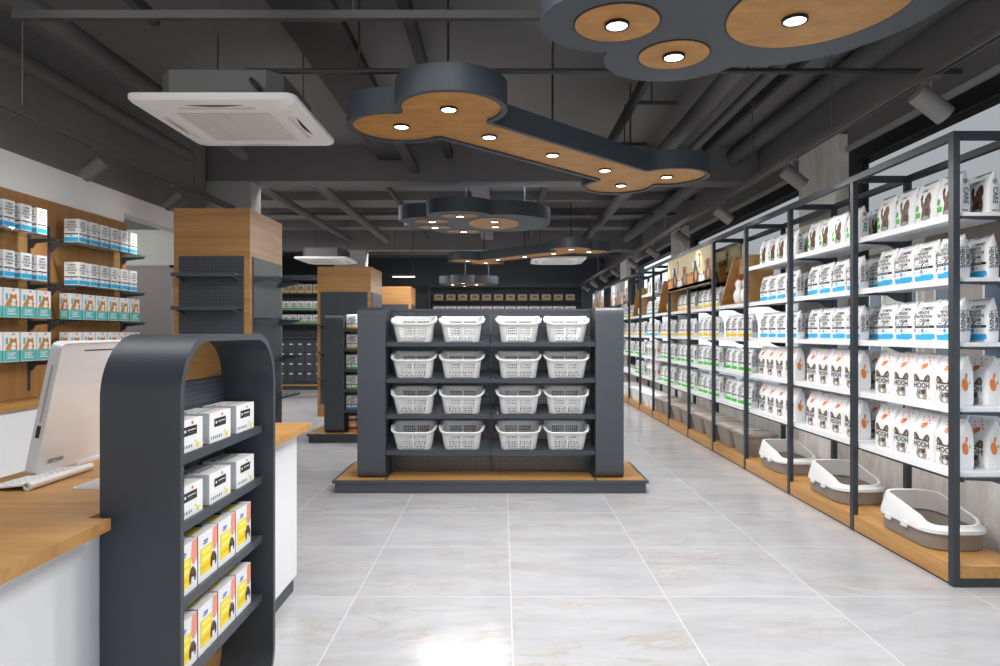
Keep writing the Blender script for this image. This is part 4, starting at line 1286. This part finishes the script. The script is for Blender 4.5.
def make_cat():
    w_, h_, d_ = .07, .185, .135
    m = MB().box(-w_ / 2, w_ / 2, -d_ / 2, d_ / 2, 0, h_, 'bag')
    m.box(-w_ / 2 + .001, w_ / 2 - .001, -d_ / 2 - .0008, d_ / 2 + .0008, h_ * .0 + .001, h_ * .38, 'ink_teal')
    fns = ((lambda s, z: (w_ / 2 + .001, s, z), lambda s, z: (w_ / 2 + .002, s, z), lambda s, z: (w_ / 2 + .003, s, z), d_), (lambda s, z: (s, -d_ / 2 - .0018, z), lambda s, z: (s, -d_ / 2 - .0028, z), lambda s, z: (s, -d_ / 2 - .0036, z), w_))
    for f1, f2, f3, ww in fns:
        k = ww / .135
        m.drect(-ww / 2 + .002, ww / 2 - .002, .003, h_ * .38, f1, 'ink_teal', 1, 1)
        m.dtext('DIET', 0, .045, .034, f2, 'bag', ww * .6)
        m.drect(-.04 * k, .04 * k, .02, .026, f2, 'bag', 1, 1)
        # ginger cat
        m.dpoly([(-.055 * k, .071), (.045 * k, .071), (.05 * k, .10), (.03 * k, .12), (-.02 * k, .12), (-.045 * k, .095)], f1, 'ink_ginger')
        m.dell(.012 * k, .118, .032 * k, .026, f2, 'ink_ginger', 12)
        for sg in (-1, 1): m.dpoly([(.012 * k + sg * .03 * k, .125), (.012 * k + sg * .026 * k, .152), (.012 * k + sg * .008 * k, .14)][::sg], f2, 'ink_ginger')
        m.dell(.014 * k, .108, .018 * k, .014, f3, 'bag', 10)
        m.dell(.01 * k, .084, .022 * k, .012, f3, 'bag', 10)
        for sg in (-1, 1): m.dell(.012 * k + sg * .012 * k, .122, .004 * k, .004, f3, 'bagk', 8)
        m.dell(.014 * k, .172, .014 * k, .008, f1, 'ink_pink', 8)
        m.drect(-.05 * k, -.03 * k, .11, .15, f1, 'ink_teal', 1, 1)
    return m.build('treat_box')
WB = {}
def wallbox(kind, loc, label, cat, group):
    if kind in WB: o = WB[kind].copy(); COL.objects.link(o)
    else: o = WB[kind] = (make_tin if kind == 'tin' else make_cat)()
    o.location = loc; tag(o, label, cat, group)
for li, z in enumerate(GL):
    k = 'tin' if li < 2 else 'cat'
    nm = ('blue-based white carton', 'ginger cat picture box')[li // 2]
    cat = ('carton', 'pet food box')[li // 2]
    for j, y in enumerate((4.05, 4.195, 4.345, 4.49)):
        wallbox(k, (-3.10, y - (.075 if li < 2 else .03), z + .001), '%s, near bay, %s glass shelf, %s from the camera' % (nm, GN[li], ORD[j]), cat, nm + 'es on glass shelves' if li > 1 else nm + 's on glass shelves')
    for j in range(6):
        y = 4.845 + j * .134 if li < 2 else 4.79 + j * .155
        wallbox(k, (-3.10, y, z + .001), '%s, far bay, %s glass shelf, %s from the camera' % (nm, GN[li], ORD[j]), cat, nm + 'es on glass shelves' if li > 1 else nm + 's on glass shelves')
# low cabinets under the wall display
for i, (a, b) in enumerate(((2.2, 3.35), (3.35, 4.5), (4.5, 5.65))):
    t = thing('low_cabinet', 'white low cabinet under the glass shelves, %s from the camera' % ORD[i], 'cabinet', (-3.25, (a + b) / 2, 0), group='white low cabinets at the left wall')
    h = (b - a) / 2
    MB().box(.002, .265, -h + .001, h - .001, 0.06, .828, 'white').box(.02, .24, -h + .001, h - .001, 0, .06, 'slate_dk').build('carcass', t)
    for s in (-1, 1): MB().box(.265, .283, min(s * .004, s * (h - .004)), max(s * .004, s * (h - .004)), .07, .815, 'white').build('door', t)
tag(MB().box(-3.248, -2.955, 2.2, 5.65, .829, .86, 'wood_y').build('cabinet_top'), 'oak top running over the white low cabinets at left', 'worktop')

# ------------------------------------------------------------------ till counter
CT, CB = .837, .808
t = thing('till_counter', 'white till counter with dark kick plate and thick oak top', 'counter', (-1.32, 2.0, 0))
ox, oy = -1.32, 2.0
MB().box(-1.60 - ox, -1.046 - ox, .25 - oy, 3.40 - oy, .068, CB - .001, 'white').build('body', t, bevel=.006)
MB().box(-1.58 - ox, -1.055 - ox, .27 - oy, 3.37 - oy, 0, .068, 'slate_dk').build('kick_plate', t)
poly = [(-1.615, .22), (-.985, .22), (-.985, 1.678), (-1.044, 1.678), (-1.044, 2.47), (-.985, 2.47), (-.985, 3.46), (-1.615, 3.46)]
MB().prism([(x - ox, y - oy) for x, y in poly], 2, CB, CT, 'wood_x').build('worktop', t)

# monitor (seen from behind), keyboard, mouse pad
t = thing('computer_monitor', 'silver computer monitor seen from behind on the till counter', 'monitor', (-1.515, 2.42, CT))
mt = Matrix.Translation((0, 0, .012)) @ Matrix.Rotation(math.radians(12), 4, 'Y')
o = MB().prism(rr(-.285, .285, 0, .432, .022, 5), 0, -.013, .014, 'alu').build('casing', t, smooth=35, bevel=.004); o.matrix_local = mt
sc_ = MB().box(-.0145, -.0132, -.27, .27, .06, .42, 'screen').build('screen', t); sc_.matrix_local = mt
ch = MB(); fn = lambda s, z: (.0152, s, z)
ch.drect(-.16, .16, .405, .409, fn, 'bagk', 1, 1)
ch.dtext('SEESNIW', -.19, .035, .02, fn, 'ink_grey', .09)
c2 = ch.build('rear_mark', t); c2.matrix_local = mt
pt = MB(); 
pt.box(-.006, .006, -.287, -.2845, .12, .16, 'bagk').box(-.003, .003, -.287, -.2845, .17, .36, 'alu_dk')
p2 = pt.build('side_port', t); p2.matrix_local = mt
MB().prism(rr(-.12, .02, -.09, .09, .02, 4), 2, 0.0005, .012, 'alu').build('foot', t)
t = thing('keyboard', 'white slim keyboard with rounded battery tube on till counter', 'keyboard', (-1.40, 2.12, CT), rz=0.0)
kb = MB()
kb.prism([(-.135, .002), (.0, .016), (.0, .020), (-.135, .006)], 1, -.155, .146, 'white'); kb.build('deck', t)
MB().tube([(.0, -.155, .013), (.0, .146, .013)], .0125, 'white', 16).build('battery_tube', t, smooth=50)
MB().tube([(.0, -.1555, .013), (.0, -.157, .013)], .004, 'led', 10).build('power_button', t)
ks = MB()
for r in range(5):
    for c in range(10):
        y = -.145 + c * .028; x = -.122 + r * .022; z = .006 + (x + .135) / .135 * .014
        ks.box(x, x + .018, y, y + .024, z - .001, z + .002, 'basket')
kk = ks.build('keys', t)
t = thing('touchpad', 'thin white touchpad lying beside the monitor on till counter', 'touchpad', (-1.19, 2.10, CT))
MB().prism(rr(-.09, .09, -.12, .12, .012, 4), 2, 0.0005, .006, 'white').build('base', t)
MB().prism(rr(-.084, .084, -.114, .114, .008, 4), 2, .006, .0075, 'greyin').build('surface', t)

# ------------------------------------------------------------------ arched display unit in front of the counter
AX0, AX1, AY0, AY1 = -1.0445, -.835, 1.73, 2.453
t = thing('arched_display', 'slate arched display shelf with rounded corners at the till counter', 'display shelf', ((AX0 + AX1) / 2, (AY0 + AY1) / 2, 0))
ax, ay = (AX0 + AX1) / 2, (AY0 + AY1) / 2
hx, hy = (AX1 - AX0) / 2, (AY1 - AY0) / 2
TH = .02
MB().ring(rr(-hy, hy, 0, 1.300, .17, 14), rr(-hy + TH, hy - TH, TH, 1.300 - TH, .15, 14), 0, -hx, hx, 'slate').build('shell', t, smooth=40)
inn = rr(-hy + TH + .0005, hy - TH - .0005, TH + .0005, 1.300 - TH - .0005, .15, 14)
MB().prism(inn, 0, -hx + .001, -hx + .02, 'wood_arch').build('back_panel', t) if False else None
M['wood_arch'] = M['wood_y']
MB().prism(inn, 0, -hx + .002, -hx + .022, 'wood_y').build('back_panel', t)
MB().box(-hx + .022, -hx + .030, -hy + TH + .002, hy - TH - .002, .37, 1.149, 'peg_yz').build('pegboard', t)
SZ = [.965, .779, .565, .351]
for z in SZ:
    MB().box(-hx + .031, hx - .045, -hy + TH + .001, hy - TH - .001, z - .014, z, 'slate').box(hx - .045, hx - .040, -hy + TH + .001, hy - TH - .001, z - .024, z + .003, 'slate').build('shelf', t)
def make_whitebox():
    w_, d_, h_ = .157, .112, .092   # along y, along x, height
    m = MB().box(-d_ / 2, d_ / 2, -w_ / 2, w_ / 2, 0, h_, 'bag'); fn = lambda s, z: (d_ / 2 + .0008, s, z); f2 = lambda s, z: (d_ / 2 + .0014, s, z)
    m.drect(-.045, .04, h_ * .50, h_ * .78, fn, 'bagk', 1, 1)
    m.drect(-.038, -.028, h_ * .61, h_ * .69, f2, 'bag', 1, 1)
    m.drect(-.018, .030, h_ * .65, h_ * .68, f2, 'bag', 1, 1); m.drect(-.012, .018, h_ * .575, h_ * .59, f2, 'ink_grey', 1, 1)
    for i, (a, b) in enumerate(((-.07, -.062), (-.058, -.047), (-.043, -.034), (-.030, -.018), (-.014, -.003), (.001, .010))):
        m.drect(a + .002, b - .001, h_ * .12, h_ * .21, fn, 'ink_grey', 1, 1)
    m.dell(.046, h_ * .16, .009, .0085, fn, 'ink_yel2', 12)
    m.dell(.012, h_ * .88, .006, .0045, fn, 'ink_red', 8); m.dell(.03, h_ * .28, .004, .004, fn, 'ink_pink', 8)
    g = lambda s, z: (s, -w_ / 2 - .0008, z)
    m.drect(-.005, .03, h_ * .5, h_ * .76, g, 'bagk', 1, 1); m.dell(.03, h_ * .15, .007, .008, g, 'ink_yel', 10)
    tp = lambda s, q: (q, s, h_ + .0008)
    m.drect(-.06, .055, .008, .012, tp, 'bagk', 1, 1); m.dell(-.04, -.015, .008, .006, tp, 'ink_red', 8); m.drect(-.075, -.05, -.03, -.022, tp, 'bagk', 1, 1); m.drect(.02, .035, .022, .03, tp, 'ink_yel2', 1, 1)
    return tag(m.build('product_box'), '-', 'product box')
def make_yellowbox():
    w_, d_, h_ = .130, .112, .142
    m = MB().box(-d_ / 2, d_ / 2, -w_ / 2, w_ / 2, 0, h_, 'bag'); fn = lambda s, z: (d_ / 2 + .0008, s, z); f2 = lambda s, z: (d_ / 2 + .0014, s, z); f3 = lambda s, z: (d_ / 2 + .002, s, z)
    m.drect(-.052, .026, h_ * .14, h_ * .70, fn, 'ink_yel2', 1, 1)
    m.drect(-.042, .012, h_ * .56, h_ * .66, f2, 'ink_lemon', 1, 1); m.drect(-.042, .016, h_ * .40, h_ * .50, f2, 'ink_lemon', 1, 1); m.drect(-.046, .018, h_ * .24, h_ * .33, f2, 'ink_yel', 1, 1)
    m.drect(-.034, -.004, h_ * .765, h_ * .785, fn, 'ink_navy', 1, 1); m.drect(-.03, -.002, h_ * .80, h_ * .84, fn, 'ink_navy', 1, 1); m.drect(-.034, -.006, h_ * .745, h_ * .755, fn, 'ink_navy', 1, 1)
    m.dpoly([(.030, h_ * .60), (.036, h_ * .52), (.046, h_ * .50), (.058, h_ * .56), (.0635, h_ * .62), (.0635, h_ * .99), (.034, h_ * .99), (.030, h_ * .8)], fn, 'ink_peach')
    # dog: long ears, white muzzle
    m.dell(.034, h_ * .33, .018, h_ * .15, f2, 'ink_brown', 14); m.dell(.020, h_ * .28, .007, h_ * .12, f3, 'ink_dbrown', 10); m.dell(.048, h_ * .28, .007, h_ * .12, f3, 'ink_dbrown', 10)
    m.dell(.034, h_ * .22, .010, h_ * .08, f3, 'bag', 10); m.dell(.034, h_ * .29, .005, h_ * .025, lambda s, z: (d_ / 2 + .0026, s, z), 'bagk', 8)
    g = lambda s, z: (s, -w_ / 2 - .0008, z)
    m.drect(-d_ / 2 + .001, d_ / 2 - .001, h_ * .45, h_ * .99, g, 'ink_brick', 1, 1); m.drect(-d_ / 2 + .001, d_ / 2 - .001, .002, h_ * .45, g, 'ink_tan', 1, 1)
    tp = lambda s, q: (q, s, h_ + .0008)
    m.drect(-w_ / 2 + .004, .02, .008, .03, tp, 'ink_yel2', 1, 1); m.drect(-w_ / 2 + .004, .02, -.03, -.012, tp, 'ink_yel', 1, 1); m.drect(.028, .05, -.02, .02, tp, 'bagk', 1, 1)
    return tag(m.build('product_box'), '-', 'product box')
# the arched unit's shelves open towards +x; boxes are modelled facing +x, rows from the front
wb, yb = make_whitebox(), make_yellowbox()
fw = fy = True
SN = ['top', 'second', 'third', 'lowest']
for si, z in enumerate(SZ):
    if si < 2:
        for row in (0,):
            for j, y in enumerate((1.90, 2.103, 2.308)):
                lab = 'white box with black label, %s shelf of arched display, %s from camera' % (SN[si], ORD[j])
                loc = (-.945, y, z + .001)
                if fw: wb.location = loc; wb['label'] = lab; wb['group'] = 'white boxes in the arched display'; fw = False
                else: dup(wb, loc, lab, group='white boxes in the arched display')
    else:
        for j, y in enumerate((1.877, 2.015, 2.153, 2.291)):
            lab = 'yellow and white dog box, %s shelf of arched display, %s from camera' % (SN[si], ORD[j])
            loc = (-.945, y, z + .001)
            if fy: yb.location = loc; yb['label'] = lab; yb['group'] = 'yellow boxes in the arched display'; fy = False
            else: dup(yb, loc, lab, group='yellow boxes in the arched display')

# ------------------------------------------------------------------ daylight and view
W = bpy.data.worlds.new('world'); S.world = W; W.use_nodes = True
bg = W.node_tree.nodes['Background']
bg.inputs[0].default_value = (0.92, 0.96, 1.0, 1); bg.inputs[1].default_value = 1.7
# added unseen fill lights, no fixtures: above the entrance, behind both beams, at left
def add_fill(label, x, y, z, w_, d_, e):
    L = bpy.data.lights.new('added_fill', 'AREA'); L.shape = 'RECTANGLE'; L.size = w_; L.size_y = d_; L.energy = e; L.color = (1, 1, 1)
    o = bpy.data.objects.new('added_fill', L); COL.objects.link(o); o.location = (x, y, z)
for x in (-1.9, 0.2):
    add_fill('long added fill light behind the first beam, %s' % ('left', 'right')[x > 0], x, 8.0, 3.26, 1.6, .3, (16, 55)[x > 0])
    add_fill('long added fill light behind the second beam, %s' % ('left', 'right')[x > 0], x, 14.2, 3.26, 1.6, .3, 50)
for i, (x, y, w_, e) in enumerate(((-1.4, 2.3, 3.4, 46), (0.3, -2.2, 3.0, 30))):
    add_fill('wide added fill light above the entrance aisle, %s towards the door' % ORD[i], x, y, 3.3, w_, 1.0, e)
add_fill('added fill light in the left side aisle behind the pillar', -4.6, 10.5, 3.26, 1.2, .6, 120)
add_fill('added fill light in the side room beyond the left wall', -4.4, 6.2, 2.9, 1.0, .5, 12)

S.view_settings.view_transform = 'Standard'
S.view_settings.look = 'None'
S.view_settings.exposure = 0.35
S.view_settings.gamma = 1.0
S.view_settings.use_curve_mapping = False
